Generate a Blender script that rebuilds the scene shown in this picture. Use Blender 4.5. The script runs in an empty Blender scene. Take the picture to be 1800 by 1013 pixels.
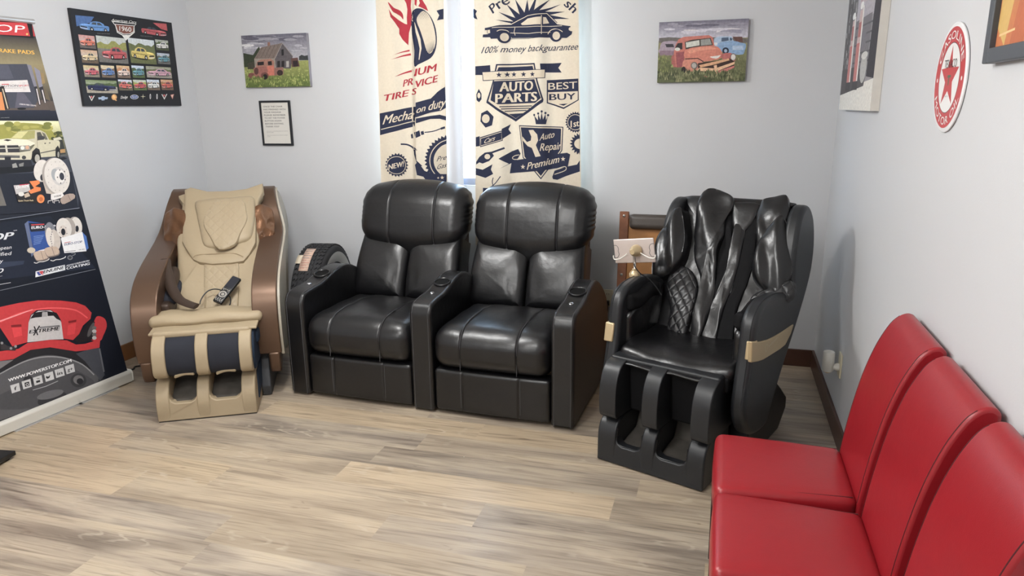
import bpy, math, random
import numpy as np
from mathutils import Vector, Matrix
from mathutils.geometry import tessellate_polygon

scene = bpy.context.scene
COL = scene.collection
random.seed(7)

# ------------------------------------------------------------------ camera
FPX, YAW, PITCH, ROLL = 1254.55, 0.2851, -0.2489, -0.0120
CAM = np.array([3.6765, -4.5007, 1.5788])
W_IMG, H_IMG = 1800, 1013
cy_, sy_ = math.cos(YAW), math.sin(YAW)
cp_, sp_ = math.cos(PITCH), math.sin(PITCH)
_f = np.array([-sy_ * cp_, cy_ * cp_, sp_])
_r = np.array([cy_, sy_, 0.0])
_u = np.cross(_r, _f)
RGT = math.cos(ROLL) * _r + math.sin(ROLL) * _u
UPV = -math.sin(ROLL) * _r + math.cos(ROLL) * _u
FWD = _f
cd = bpy.data.cameras.new('camera')
cam = bpy.data.objects.new('camera', cd)
COL.objects.link(cam)
cd.sensor_fit = 'HORIZONTAL'
cd.sensor_width = 36.0
cd.lens = FPX / W_IMG * 36.0
cd.clip_start = 0.05
cam.matrix_world = Matrix(((RGT[0], UPV[0], -FWD[0], CAM[0]), (RGT[1], UPV[1], -FWD[1], CAM[1]),
                           (RGT[2], UPV[2], -FWD[2], CAM[2]), (0, 0, 0, 1)))
scene.camera = cam

# ------------------------------------------------------------------ world, lights, exposure
RW = 4.287          # right wall x
RH = 2.44           # ceiling height
RL = 6.2            # room length
vs = scene.view_settings
scene.display_settings.display_device = 'sRGB'
vs.view_transform = 'Standard'
vs.look = 'None'
vs.gamma = 1.0
vs.use_curve_mapping = False
vs.exposure = 0.0
world = bpy.data.worlds.new('world')
scene.world = world
world.use_nodes = True
bg = world.node_tree.nodes['Background']
bg.inputs['Color'].default_value = (0.56, 0.75, 1.0, 1)
bg.inputs['Strength'].default_value = 20.0


def dome(loc, power, col=(1.0, 0.992, 0.98), r=0.16):
    """light of one round ceiling lamp of the room"""
    l = bpy.data.lights.new('ceiling_lamp', 'POINT')
    l.shadow_soft_size = r
    l.energy = power
    l.color = col
    o = bpy.data.objects.new('ceiling_lamp', l)
    COL.objects.link(o)
    o.location = loc
    return o


dome((1.85, -1.80, RH - 0.22), 70)
dome((2.55, -3.30, RH - 0.22), 58)
dome((1.75, -5.20, RH - 0.22), 60)


# ------------------------------------------------------------------ helpers
def lin(c):
    c = c / 255.0
    return c / 12.92 if c <= 0.04045 else ((c + 0.055) / 1.055) ** 2.4


def C(r, g, b):
    return (lin(r), lin(g), lin(b), 1.0)


def ray(px, py):
    return (px - W_IMG / 2) / FPX * RGT - (py - H_IMG / 2) / FPX * UPV + FWD


def on_plane(px, py, P0, n):
    d = ray(px, py)
    P0 = np.asarray(P0, float)
    n = np.asarray(n, float)
    return CAM + d * (np.dot(P0 - CAM, n) / np.dot(d, n))


class Frame:
    """local axes of something that stands turned on the floor"""
    def __init__(s, O, deg):
        a = math.radians(deg)
        s.a = a
        s.O = np.array([O[0], O[1], 0.0])
        s.M = np.array([[math.cos(a), math.sin(a), 0], [-math.sin(a), math.cos(a), 0], [0, 0, 1]])

    def plane(s, px, py, P0, n):
        w = on_plane(px, py, s.M.T @ np.asarray(P0, float) + s.O, s.M.T @ np.asarray(n, float))
        return s.M @ (w - s.O)

    def world(s, P):
        return s.M.T @ np.asarray(P, float) + s.O


def spline(pts, n=5, closed=False):
    pts = [np.asarray(p, float) for p in pts]
    N = len(pts)
    out = []
    for i in range(N if closed else N - 1):
        if closed:
            p0, p1, p2, p3 = pts[i - 1], pts[i], pts[(i + 1) % N], pts[(i + 2) % N]
        else:
            p0, p1, p2, p3 = pts[max(i - 1, 0)], pts[i], pts[i + 1], pts[min(i + 2, N - 1)]
        for k in range(n):
            t = k / n
            out.append(0.5 * ((2 * p1) + (-p0 + p2) * t + (2 * p0 - 5 * p1 + 4 * p2 - p3) * t * t + (-p0 + 3 * p1 - 3 * p2 + p3) * t ** 3))
    if not closed:
        out.append(pts[-1])
    return out


class Geo:
    def __init__(s):
        s.V, s.F, s.M, s.K, s.T = [], [], [], [], []

    def add(s, verts, faces, mat=0, cols=None, uv=None):
        b = len(s.V)
        s.V += [tuple(map(float, v)) for v in verts]
        s.T += list(uv) if uv is not None else [(0.0, 0.0)] * len(verts)
        for i, f in enumerate(faces):
            s.F.append(tuple(b + k for k in f))
            s.M.append(mat)
            s.K.append(None if cols is None else cols[i])
        return s

    def box(s, lo, hi, mat=0):
        x0, y0, z0 = lo
        x1, y1, z1 = hi
        v = [(x0, y0, z0), (x1, y0, z0), (x1, y1, z0), (x0, y1, z0), (x0, y0, z1), (x1, y0, z1), (x1, y1, z1), (x0, y1, z1)]
        return s.add(v, [(0, 3, 2, 1), (4, 5, 6, 7), (0, 1, 5, 4), (1, 2, 6, 5), (2, 3, 7, 6), (3, 0, 4, 7)], mat)

    def prism(s, prof, x0, x1, mat=0, axis=0, fn=None):
        """closed outline in the two other axes, pushed along one axis"""
        n = len(prof)
        ar = sum(prof[i][0] * prof[(i + 1) % n][1] - prof[(i + 1) % n][0] * prof[i][1] for i in range(n))
        if ar < 0:
            prof = prof[::-1]

        def P(a, p):
            q = [(a, p[0], p[1]), (p[0], a, p[1]), (p[0], p[1], a)][axis]
            return fn(q) if fn else q
        v = [P(x0, p) for p in prof] + [P(x1, p) for p in prof]
        f = [(i, (i + 1) % n, n + (i + 1) % n, n + i) for i in range(n)]
        f += [tuple(range(n))[::-1], tuple(range(n, 2 * n))]
        if axis == 1:
            f = [q[::-1] for q in f]
        return s.add(v, f, mat)

    def cushion(s, c, size, r, n=6, bulge=(0, 0, 0), deform=None, mat=0, extra=((), (), ()), M=None):
        h = [q / 2 for q in size]
        r = min(r, *[q * 0.98 for q in h])
        axs = []
        for a in range(3):
            cor = [h[a] - r + r * t for t in (0.0, 0.35, 0.65, 0.87, 1.0)]
            mid = [(-1 + 2 * k / n) * (h[a] - r) for k in range(1, n)]
            vals = sorted(set([round(q, 6) for q in [-q for q in cor] + mid + cor + list(extra[a])]))
            axs.append(vals)
        idx = {}
        vs_, fs = [], []

        def vert(i, j, k):
            if (i, j, k) in idx:
                return idx[(i, j, k)]
            p = np.array([axs[0][i], axs[1][j], axs[2][k]])
            q = np.array([max(-(h[a] - r), min(h[a] - r, p[a])) for a in range(3)])
            d = p - q
            m = np.linalg.norm(d)
            if m > 1e-9:
                # keep a rounded edge
                p = q + r * d / m if np.max(np.abs(d)) > r * 0.999 else q + d
            pn = [max(-1, min(1, p[a] / h[a])) for a in range(3)]
            o = [0, 0, 0]
            for a in range(3):
                b_, c_ = (a + 1) % 3, (a + 2) % 3
                o[a] = bulge[a] * (abs(pn[a]) * pn[a]) * (1 - pn[b_] ** 2) * (1 - pn[c_] ** 2)
            p = p + np.array(o)
            if deform:
                p = np.array(deform(p[0], p[1], p[2]))
            if M is not None:
                p = np.array(M @ Vector(p))
            p = p + np.array(c)
            idx[(i, j, k)] = len(vs_)
            vs_.append(p)
            return idx[(i, j, k)]
        L = [len(a) for a in axs]
        for a in range(3):
            b_, c_ = (a + 1) % 3, (a + 2) % 3
            for side in (0, L[a] - 1):
                for i in range(L[b_] - 1):
                    for j in range(L[c_] - 1):
                        q = []
                        for di, dj in ((0, 0), (1, 0), (1, 1), (0, 1)):
                            t = [0, 0, 0]
                            t[a], t[b_], t[c_] = side, i + di, j + dj
                            q.append(vert(*t))
                        fs.append(tuple(q) if side else tuple(q[::-1]))
        return s.add(vs_, fs, mat)

    def pillow(s, outline, T, P0, ex, ey, ez, mat=0, rings=7, p=3.0, base=0.0, deform=None, centre=None):
        P0, ex, ey, ez = [np.asarray(q, float) for q in (P0, ex, ey, ez)]
        o = [np.asarray(q, float) for q in outline]
        n = len(o)
        ar = sum(o[i][0] * o[(i + 1) % n][1] - o[(i + 1) % n][0] * o[i][1] for i in range(n))
        if ar * np.dot(np.cross(ex, ey), ez) < 0:
            o = o[::-1]
        c = np.asarray(centre, float) if centre is not None else sum(o) / n
        vs_, uv, fs = [], [], []

        def put(q, hgt):
            if deform:
                hgt += deform(q[0], q[1], hgt)
            vs_.append(P0 + q[0] * ex + q[1] * ey + hgt * ez)
            uv.append((q[0], q[1]))
        if base > 0:
            for q in o:
                put(q, -base)
        for k in range(rings):
            th = k / rings * math.pi / 2
            r = math.cos(th) ** (2 / p)
            hgt = T * math.sin(th) ** (2 / p)
            for q in o:
                put(c + (q - c) * r, hgt)
        put(c, T)
        nr = len(vs_) // n
        for k in range(nr - 1):
            for i in range(n):
                fs.append((k * n + i, k * n + (i + 1) % n, (k + 1) * n + (i + 1) % n, (k + 1) * n + i))
        last = (nr - 1) * n
        for i in range(n):
            fs.append((last + i, last + (i + 1) % n, len(vs_) - 1))
        fs.append(tuple(range(n))[::-1])
        return s.add(vs_, fs, mat, uv=uv)

    def tube(s, pts, r, n=8, mat=0, sm=5, caps=True, flat=None):
        P = spline(pts, sm) if sm > 1 and len(pts) > 2 else [np.asarray(p, float) for p in pts]
        vs_, fs = [], []
        t0 = P[1] - P[0]
        up = np.array([0, 0, 1.0]) if abs(t0[2]) < 0.8 * np.linalg.norm(t0) else np.array([1.0, 0, 0])
        for i, p in enumerate(P):
            t = P[min(i + 1, len(P) - 1)] - P[max(i - 1, 0)]
            t = t / (np.linalg.norm(t) + 1e-12)
            a = np.cross(up, t)
            a /= np.linalg.norm(a) + 1e-12
            b = np.cross(t, a)
            up = b
            rr = r(i / (len(P) - 1)) if callable(r) else r
            ra, rb = (rr, rr) if flat is None else (rr * flat[0], rr * flat[1])
            for k in range(n):
                w = 2 * math.pi * k / n
                vs_.append(p + ra * math.cos(w) * a + rb * math.sin(w) * b)
        for i in range(len(P) - 1):
            for k in range(n):
                fs.append((i * n + k, i * n + (k + 1) % n, (i + 1) * n + (k + 1) % n, (i + 1) * n + k))
        if caps:
            fs.append(tuple(range(n))[::-1])
            fs.append(tuple(range((len(P) - 1) * n, len(P) * n)))
        return s.add(vs_, fs, mat)

    def lathe(s, prof, O=(0, 0, 0), axis=(0, 0, 1), n=24, mat=0, mats=None, caps=False):
        O = np.asarray(O, float)
        z = np.asarray(axis, float)
        z = z / np.linalg.norm(z)
        x = np.cross(z, [0, 0, 1.0] if abs(z[2]) < 0.9 else [1.0, 0, 0])
        x /= np.linalg.norm(x)
        y = np.cross(z, x)
        vs_ = []
        for (r, h) in prof:
            for k in range(n):
                w = 2 * math.pi * k / n
                vs_.append(O + z * h + r * (math.cos(w) * x + math.sin(w) * y))
        for i in range(len(prof) - 1):
            pass
        b = len(s.V)
        s.V += [tuple(map(float, v)) for v in vs_]
        s.T += [(0.0, 0.0)] * len(vs_)
        for i in range(len(prof) - 1):
            for k in range(n):
                s.F.append((b + i * n + k, b + i * n + (k + 1) % n, b + (i + 1) * n + (k + 1) % n, b + (i + 1) * n + k))
                s.M.append(mats[i] if mats else mat)
                s.K.append(None)
        if caps:
            s.F.append(tuple(b + k for k in range(n))[::-1])
            s.M.append(mats[0] if mats else mat)
            s.K.append(None)
            s.F.append(tuple(b + (len(prof) - 1) * n + k for k in range(n)))
            s.M.append(mats[-1] if mats else mat)
            s.K.append(None)
        return s

    def sheet(s, fn, nu, nv, mat=0):
        vs_ = [fn(i / nu, j / nv) for j in range(nv + 1) for i in range(nu + 1)]
        fs = [(j * (nu + 1) + i, j * (nu + 1) + i + 1, (j + 1) * (nu + 1) + i + 1, (j + 1) * (nu + 1) + i) for j in range(nv) for i in range(nu)]
        return s.add(vs_, fs, mat)

    def build(s, name, mats, parent=None, sharp=38, bevel=None, subsurf=0, solid=None, seg=3, smooth=True):
        me = bpy.data.meshes.new(name)
        me.from_pydata(s.V, [], s.F)
        for m in (mats if isinstance(mats, (list, tuple)) else [mats]):
            me.materials.append(m)
        me.polygons.foreach_set('material_index', s.M)
        if any(t != (0.0, 0.0) for t in s.T):
            uvl = me.uv_layers.new(name='UVMap')
            for l in me.loops:
                uvl.data[l.index].uv = s.T[l.vertex_index]
        if any(k is not None for k in s.K):
            ca = me.color_attributes.new('Col', 'FLOAT_COLOR', 'CORNER')
            for p, k in zip(me.polygons, s.K):
                if k is None:
                    continue
                per = k if isinstance(k, list) else [k] * p.loop_total
                for li, q in zip(p.loop_indices, per):
                    ca.data[li].color = q
        me.validate()
        me.update()
        if smooth:
            me.polygons.foreach_set('use_smooth', [True] * len(me.polygons))
            me.set_sharp_from_angle(angle=math.radians(sharp))
        o = bpy.data.objects.new(name, me)
        COL.objects.link(o)
        if parent is not None:
            o.parent = parent
        if solid:
            m = o.modifiers.new('thick', 'SOLIDIFY')
            m.thickness = solid
            m.offset = 0
        if bevel:
            m = o.modifiers.new('edge', 'BEVEL')
            m.width = bevel
            m.segments = seg
            m.limit_method = 'ANGLE'
            m.angle_limit = math.radians(32)
            m.harden_normals = False
        if subsurf:
            m = o.modifiers.new('round', 'SUBSURF')
            m.levels = subsurf
            m.render_levels = subsurf
        return o


def seam(parent, pts, r=0.0016, m=None):
    return Geo().tube(pts, r, 6, sm=4).build('seam', m or M_SEAM, parent)


def thing(name, label, cat, loc=(0, 0, 0), rot=0.0, group=None):
    o = bpy.data.objects.new(name, None)
    COL.objects.link(o)
    o.location = loc
    o.rotation_euler = (0, 0, rot)
    o.empty_display_size = 0.1
    return tag(o, label, cat, group)


def tag(o, label, cat, group=None):
    o['label'] = label
    o['category'] = cat
    if group:
        o['group'] = group
    return o


def struct(o):
    o['kind'] = 'structure'
    return o


def dup(root, loc, rot, label, group=None):
    r = root.copy()
    COL.objects.link(r)
    r.location = loc
    r.rotation_euler = (0, 0, rot)
    tag(r, label, root['category'], group)
    for ch in list(root.children):
        c = ch.copy()
        COL.objects.link(c)
        c.parent = r
        for g in ch.children:
            d = g.copy()
            COL.objects.link(d)
            d.parent = c
    return r


# ------------------------------------------------------------------ materials
def mat(name, col=(0.5, 0.5, 0.5, 1), rough=0.5, metal=0.0, spec=0.5, bump=0.0, bscale=200.0, vary=0.0, vscale=6.0,
        bump2=0.0, b2scale=20.0, coat=0.0, sheen=0.0):
    m = bpy.data.materials.new(name)
    m.use_nodes = True
    nt = m.node_tree
    b = nt.nodes['Principled BSDF']
    b.inputs['Base Color'].default_value = col
    b.inputs['Roughness'].default_value = rough
    b.inputs['Metallic'].default_value = metal
    b.inputs['Specular IOR Level'].default_value = spec
    b.inputs['Coat Weight'].default_value = coat
    b.inputs['Sheen Weight'].default_value = sheen
    tc = nt.nodes.new('ShaderNodeTexCoord')
    if vary > 0:
        n = nt.nodes.new('ShaderNodeTexNoise')
        n.inputs['Scale'].default_value = vscale
        n.inputs['Detail'].default_value = 4
        nt.links.new(tc.outputs['Object'], n.inputs['Vector'])
        mx = nt.nodes.new('ShaderNodeMix')
        mx.data_type = 'RGBA'
        mx.inputs[6].default_value = tuple(c * (1 - vary) for c in col[:3]) + (1,)
        mx.inputs[7].default_value = tuple(min(1, c * (1 + vary)) for c in col[:3]) + (1,)
        nt.links.new(n.outputs['Fac'], mx.inputs[0])
        nt.links.new(mx.outputs[2], b.inputs['Base Color'])
    prev = None
    for bb, sc in ((bump2, b2scale), (bump, bscale)):
        if bb > 0:
            n = nt.nodes.new('ShaderNodeTexNoise')
            n.inputs['Scale'].default_value = sc
            n.inputs['Detail'].default_value = 3
            nt.links.new(tc.outputs['Object'], n.inputs['Vector'])
            bp = nt.nodes.new('ShaderNodeBump')
            bp.inputs['Strength'].default_value = min(1.0, bb)
            bp.inputs['Distance'].default_value = 0.25 / sc
            nt.links.new(n.outputs['Fac'], bp.inputs['Height'])
            if prev:
                nt.links.new(prev.outputs['Normal'], bp.inputs['Normal'])
            nt.links.new(bp.outputs['Normal'], b.inputs['Normal'])
            prev = bp
    return m


def quilted(name, col, rough, size=0.05, depth=0.6):
    """leather stitched in diamonds, laid out on the pad's own UVs"""
    m = mat(name, col, rough)
    nt = m.node_tree
    b = nt.nodes['Principled BSDF']
    uv = nt.nodes.new('ShaderNodeUVMap')
    sep = nt.nodes.new('ShaderNodeSeparateXYZ')
    nt.links.new(uv.outputs['UV'], sep.inputs[0])

    def op(kind, a, c=None):
        n = nt.nodes.new('ShaderNodeMath')
        n.operation = kind
        for i, q in enumerate((a, c)):
            if q is None:
                continue
            if isinstance(q, (int, float)):
                n.inputs[i].default_value = q
            else:
                nt.links.new(q, n.inputs[i])
        return n.outputs[0]
    a = op('MULTIPLY', op('ADD', sep.outputs['X'], op('MULTIPLY', sep.outputs['Y'], 0.8)), 1 / size)
    c = op('MULTIPLY', op('SUBTRACT', sep.outputs['X'], op('MULTIPLY', sep.outputs['Y'], 0.8)), 1 / size)
    ha = op('POWER', op('ABSOLUTE', op('SINE', op('MULTIPLY', a, math.pi))), 0.45)
    hc = op('POWER', op('ABSOLUTE', op('SINE', op('MULTIPLY', c, math.pi))), 0.45)
    hgt = op('MINIMUM', ha, hc)
    bp = nt.nodes.new('ShaderNodeBump')
    bp.inputs['Strength'].default_value = depth
    bp.inputs['Distance'].default_value = 0.012
    nt.links.new(hgt, bp.inputs['Height'])
    nt.links.new(bp.outputs['Normal'], b.inputs['Normal'])
    return m


def print_mat(name, rough=0.6, spec=0.3, transl=0.0, grain=0.0, sat=1.0):
    m = bpy.data.materials.new(name)
    m.use_nodes = True
    nt = m.node_tree
    b = nt.nodes['Principled BSDF']
    b.inputs['Roughness'].default_value = rough
    b.inputs['Specular IOR Level'].default_value = spec
    at = nt.nodes.new('ShaderNodeAttribute')
    at.attribute_name = 'Col'
    src = at.outputs['Color']
    if sat != 1.0:
        hs = nt.nodes.new('ShaderNodeHueSaturation')
        hs.inputs['Saturation'].default_value = sat
        nt.links.new(src, hs.inputs['Color'])
        src = hs.outputs['Color']
    if grain > 0:
        tc = nt.nodes.new('ShaderNodeTexCoord')
        n = nt.nodes.new('ShaderNodeTexNoise')
        n.inputs['Scale'].default_value = 70
        n.inputs['Detail'].default_value = 5
        nt.links.new(tc.outputs['Object'], n.inputs['Vector'])
        mr = nt.nodes.new('ShaderNodeMapRange')
        mr.inputs[1].default_value = 0.3
        mr.inputs[2].default_value = 0.7
        mr.inputs[3].default_value = 1 - grain
        mr.inputs[4].default_value = 1 + grain
        nt.links.new(n.outputs['Fac'], mr.inputs[0])
        mx = nt.nodes.new('ShaderNodeVectorMath')
        mx.operation = 'SCALE'
        nt.links.new(src, mx.inputs[0])
        nt.links.new(mr.outputs[0], mx.inputs['Scale'])
        src = mx.outputs[0]
    nt.links.new(src, b.inputs['Base Color'])
    if transl > 0:
        tr = nt.nodes.new('ShaderNodeBsdfTranslucent')
        nt.links.new(src, tr.inputs['Color'])
        ms = nt.nodes.new('ShaderNodeMixShader')
        ms.inputs[0].default_value = transl
        nt.links.new(b.outputs[0], ms.inputs[1])
        nt.links.new(tr.outputs[0], ms.inputs[2])
        nt.links.new(ms.outputs[0], nt.nodes['Material Output'].inputs['Surface'])
    return m


M_WALL = mat('wall_paint', C(203, 204, 206), 0.55, spec=0.35, bump=0.25, bscale=260, vary=0.015, vscale=2)
M_CEIL = mat('ceiling_paint', C(232, 232, 230), 0.9, bump=0.3, bscale=120)
M_BASEW = mat('baseboard_wood', C(126, 82, 46), 0.45, vary=0.25, vscale=9, bump=0.2, bscale=80)
M_BASED = mat('baseboard_dark_wood', C(74, 47, 36), 0.4, vary=0.25, vscale=9, bump=0.2, bscale=80)
M_BLK = mat('black_leather', C(17, 17, 19), 0.33, spec=0.6, bump=0.16, bscale=420, bump2=0.13, b2scale=26)
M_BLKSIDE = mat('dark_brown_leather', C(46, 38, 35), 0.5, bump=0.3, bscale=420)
M_SEAM = mat('grey_thread', C(74, 74, 76), 0.7, bump=0.5, bscale=900)
M_PUFF = mat('black_shiny_leather', C(18, 18, 20), 0.29, spec=0.6, bump=0.14, bscale=380, bump2=0.18, b2scale=16)
M_SHELL = mat('black_vinyl_shell', C(32, 34, 37), 0.4, bump=0.15, bscale=500)
M_MESH = mat('black_mesh_cloth', C(17, 17, 19), 0.8, spec=0.2, bump=0.5, bscale=900, bump2=0.2, b2scale=14)
M_DUSTY = mat('dusty_black_cloth', C(84, 80, 75), 0.85, spec=0.2, vary=0.5, vscale=14, bump=0.4, bscale=600)
M_HOLESHADE = mat('cup_hole_painted_shade', C(8, 8, 9), 0.7, spec=0.2, bump=0.02)  # near-black colour stands in for the shade inside an open cup hole
M_QBLK = quilted('black_quilted_leather', C(34, 34, 36), 0.34, 0.05, 0.4)
M_TAN = mat('tan_leather', C(163, 147, 121), 0.5, spec=0.35, bump=0.3, bscale=420, bump2=0.14, b2scale=12, vary=0.04)
M_QTAN = quilted('tan_quilted_leather', C(163, 147, 121), 0.5, 0.055, 0.22)
M_TANSEAM = mat('tan_seam', C(150, 130, 102), 0.7, bump=0.4, bscale=800)
M_NAVY = mat('navy_black_cloth', C(42, 44, 52), 0.8, spec=0.25, bump=0.4, bscale=700, vary=0.2, vscale=10)
M_BLUE = mat('blue_black_cloth', C(30, 44, 62), 0.7, spec=0.3, bump=0.4, bscale=700)
M_BRZ = mat('bronze_paint', C(102, 80, 65), 0.36, metal=0.55, spec=0.5, bump=0.12, bscale=300)
M_BRZD = mat('dark_bronze_plastic', C(66, 53, 45), 0.45, metal=0.3, bump=0.12, bscale=300)
M_BRZSAT = mat('bronze_satin_cloth', C(120, 86, 62), 0.34, metal=0.6, spec=0.5, bump=0.3, bscale=300, bump2=0.4, b2scale=22)
M_CREAM = mat('cream_plastic', C(182, 175, 160), 0.4, bump=0.1, bscale=200)
M_DARKP = mat('black_plastic', C(26, 27, 29), 0.4, bump=0.15, bscale=300)
M_GREYP = mat('grey_steel_base', C(62, 64, 68), 0.5, bump=0.15, bscale=200, vary=0.1)
M_GOLD = mat('champagne_metal', C(196, 176, 140), 0.36, metal=0.45, bump=0.05, bscale=300)
M_SILV = mat('silver_metal', C(200, 196, 190), 0.28, metal=0.85, bump=0.05, bscale=200)
M_ROSE = mat('pale_rose_metal', C(206, 194, 188), 0.35, metal=0.45, bump=0.05, bscale=200)
M_CHROME = mat('chrome', C(215, 215, 218), 0.15, metal=1.0, bump=0.03, bscale=200)
M_RED = mat('red_leather', C(150, 30, 38), 0.33, spec=0.5, bump=0.28, bscale=330, bump2=0.05, b2scale=30)
M_REDSEAM = mat('red_seam', C(70, 12, 18), 0.6, bump=0.4, bscale=800)
M_LEGW = mat('dark_wood_leg', C(40, 28, 24), 0.45, vary=0.2, vscale=10, bump=0.15, bscale=90)
M_RUB = mat('tire_rubber', C(48, 48, 50), 0.75, spec=0.3, bump=0.4, bscale=300)
M_WHITEW = mat('whitewall_rubber', C(186, 184, 178), 0.7, bump=0.2, bscale=200, vary=0.08)
M_WOOD = mat('worn_orange_wood', C(178, 122, 66), 0.55, vary=0.3, vscale=7, bump=0.3, bscale=60)
M_WOODR = mat('worn_red_wood', C(136, 86, 58), 0.6, vary=0.45, vscale=24, bump=0.4, bscale=60)
M_HEADL = mat('grey_brown_leather', C(74, 66, 60), 0.45, bump=0.35, bscale=200)
M_WHITE = mat('white_paint', C(226, 226, 226), 0.45, bump=0.05, bscale=200)
M_IVORY = mat('ivory_plastic', C(214, 206, 180), 0.35, bump=0.03, bscale=200)
M_WPLAST = mat('white_plastic', C(224, 222, 214), 0.35, bump=0.03, bscale=200)
M_FRAMEB = mat('black_frame', C(24, 26, 32), 0.4, bump=0.05, bscale=200)
M_FRAMEG = mat('dark_grey_frame', C(70, 74, 80), 0.45, bump=0.1, bscale=200)
M_ALU = mat('brushed_aluminium', C(214, 214, 216), 0.3, metal=0.7, bump=0.08, bscale=150)
M_PLINTH = mat('pale_grey_painted_metal', C(210, 208, 200), 0.4, metal=0.1, bump=0.06, bscale=150)
M_FOLD = mat('white_curtain_lining', C(206, 208, 214), 0.8, bump=0.2, bscale=500)
M_PRINT = print_mat('printed_canvas', 0.55, 0.25, grain=0.16, sat=0.8)
M_PAPER = print_mat('printed_paper', 0.5, 0.3)
M_SATIN = print_mat('printed_vinyl', 0.5, 0.25, grain=0.05, sat=0.92)
M_CLOTH = print_mat('printed_curtain_cloth', 0.85, 0.15, transl=0.02, grain=0.03)
M_ENAMEL = print_mat('printed_enamel', 0.3, 0.5)
M_DIRTY = print_mat('key_print', 0.4, 0.4)

# ------------------------------------------------------------------ the room
def floor_material():
    m = bpy.data.materials.new('vinyl_plank')
    m.use_nodes = True
    nt = m.node_tree
    b = nt.nodes['Principled BSDF']
    b.inputs['Roughness'].default_value = 0.34
    b.inputs['Specular IOR Level'].default_value = 0.5
    N = nt.nodes.new
    L = nt.links.new
    at = N('ShaderNodeAttribute')
    at.attribute_name = 'Col'          # per plank: tone, offset, warmth
    sep = N('ShaderNodeSeparateColor')
    L(at.outputs['Color'], sep.inputs[0])
    uv = N('ShaderNodeUVMap')
    off = N('ShaderNodeCombineXYZ')
    mul = N('ShaderNodeMath')
    mul.operation = 'MULTIPLY'
    mul.inputs[1].default_value = 57.0
    L(sep.outputs['Green'], mul.inputs[0])
    L(mul.outputs[0], off.inputs['X'])
    L(mul.outputs[0], off.inputs['Y'])
    add = N('ShaderNodeVectorMath')
    L(uv.outputs['UV'], add.inputs[0])
    L(off.outputs[0], add.inputs[1])

    def noise(sx, sy, scale, detail, dist=0.0):
        mp = N('ShaderNodeMapping')
        mp.inputs['Scale'].default_value = (sx, sy, 1)
        L(add.outputs[0], mp.inputs['Vector'])
        n = N('ShaderNodeTexNoise')
        n.inputs['Scale'].default_value = scale
        n.inputs['Detail'].default_value = detail
        n.inputs['Distortion'].default_value = dist
        L(mp.outputs[0], n.inputs['Vector'])
        return n.outputs['Fac']

    def ramp(src, stops):
        r = N('ShaderNodeValToRGB')
        while len(r.color_ramp.elements) < len(stops):
            r.color_ramp.elements.new(0.5)
        for e, (p, c) in zip(r.color_ramp.elements, stops):
            e.position = p
            e.color = c
        L(src, r.inputs[0])
        return r.outputs[0]

    def mix(f, a, c, mode='MIX'):
        x = N('ShaderNodeMix')
        x.data_type = 'RGBA'
        x.blend_type = mode
        for i, q in ((0, f), (6, a), (7, c)):
            if isinstance(q, (int, float)):
                x.inputs[i].default_value = q
            elif isinstance(q, tuple):
                x.inputs[i].default_value = q
            else:
                L(q, x.inputs[i])
        return x.outputs[2]
    big = noise(0.9, 6.0, 1.6, 5, 0.6)
    fine = noise(1.6, 42.0, 2.4, 6, 0.5)
    streak = noise(0.8, 15.0, 2.0, 5, 1.2)
    knots = noise(3.0, 11.0, 2.2, 2, 0.8)
    base = ramp(big, [(0.30, C(126, 115, 105)), (0.47, C(166, 153, 138)), (0.60, C(187, 173, 154)), (0.75, C(196, 181, 157))])
    warm = mix(sep.outputs['Blue'], base, C(198, 176, 144))
    tone = N('ShaderNodeMapRange')
    tone.inputs[3].default_value = 0.73
    tone.inputs[4].default_value = 1.06
    L(sep.outputs['Red'], tone.inputs[0])
    sc = N('ShaderNodeVectorMath')
    sc.operation = 'SCALE'
    L(warm, sc.inputs[0])
    L(tone.outputs[0], sc.inputs['Scale'])
    f1 = ramp(fine, [(0.32, (0.66, 0.64, 0.62, 1)), (0.5, (1, 1, 1, 1)), (0.75, (1.0, 1.0, 1.0, 1))])
    c1 = mix(0.75, sc.outputs[0], f1, 'MULTIPLY')
    f2 = ramp(streak, [(0.33, (0.58, 0.56, 0.56, 1)), (0.45, (1, 1, 1, 1)), (1.0, (1, 1, 1, 1))])
    c2 = mix(0.7, c1, f2, 'MULTIPLY')
    f3 = ramp(knots, [(0.24, (0.55, 0.52, 0.50, 1)), (0.30, (1, 1, 1, 1)), (1.0, (1, 1, 1, 1))])
    c3 = mix(0.7, c2, f3, 'MULTIPLY')
    # pale cathedral grain
    wv = N('ShaderNodeTexWave')
    wv.inputs['Scale'].default_value = 2.2
    wv.inputs['Distortion'].default_value = 9.0
    wv.inputs['Detail'].default_value = 3.0
    mp = N('ShaderNodeMapping')
    mp.inputs['Scale'].default_value = (1.3, 9.0, 1)
    L(add.outputs[0], mp.inputs['Vector'])
    L(mp.outputs[0], wv.inputs['Vector'])
    msk = ramp(noise(0.8, 4.0, 2.0, 2, 0.0), [(0.58, (0, 0, 0, 1)), (0.70, (1, 1, 1, 1))])
    pk = ramp(wv.outputs['Color'], [(0.80, (0, 0, 0, 1)), (0.97, (0.5, 0.5, 0.5, 1))])
    mm = mix(1.0, msk, pk, 'MULTIPLY')
    bw = N('ShaderNodeRGBToBW')
    L(mm, bw.inputs[0])
    c4 = mix(bw.outputs[0], c3, C(196, 184, 166))
    L(c4, b.inputs['Base Color'])
    bp = N('ShaderNodeBump')
    bp.inputs['Strength'].default_value = 0.12
    bp.inputs['Distance'].default_value = 0.002
    L(fine, bp.inputs['Height'])
    L(bp.outputs[0], b.inputs['Normal'])
    return m


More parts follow.
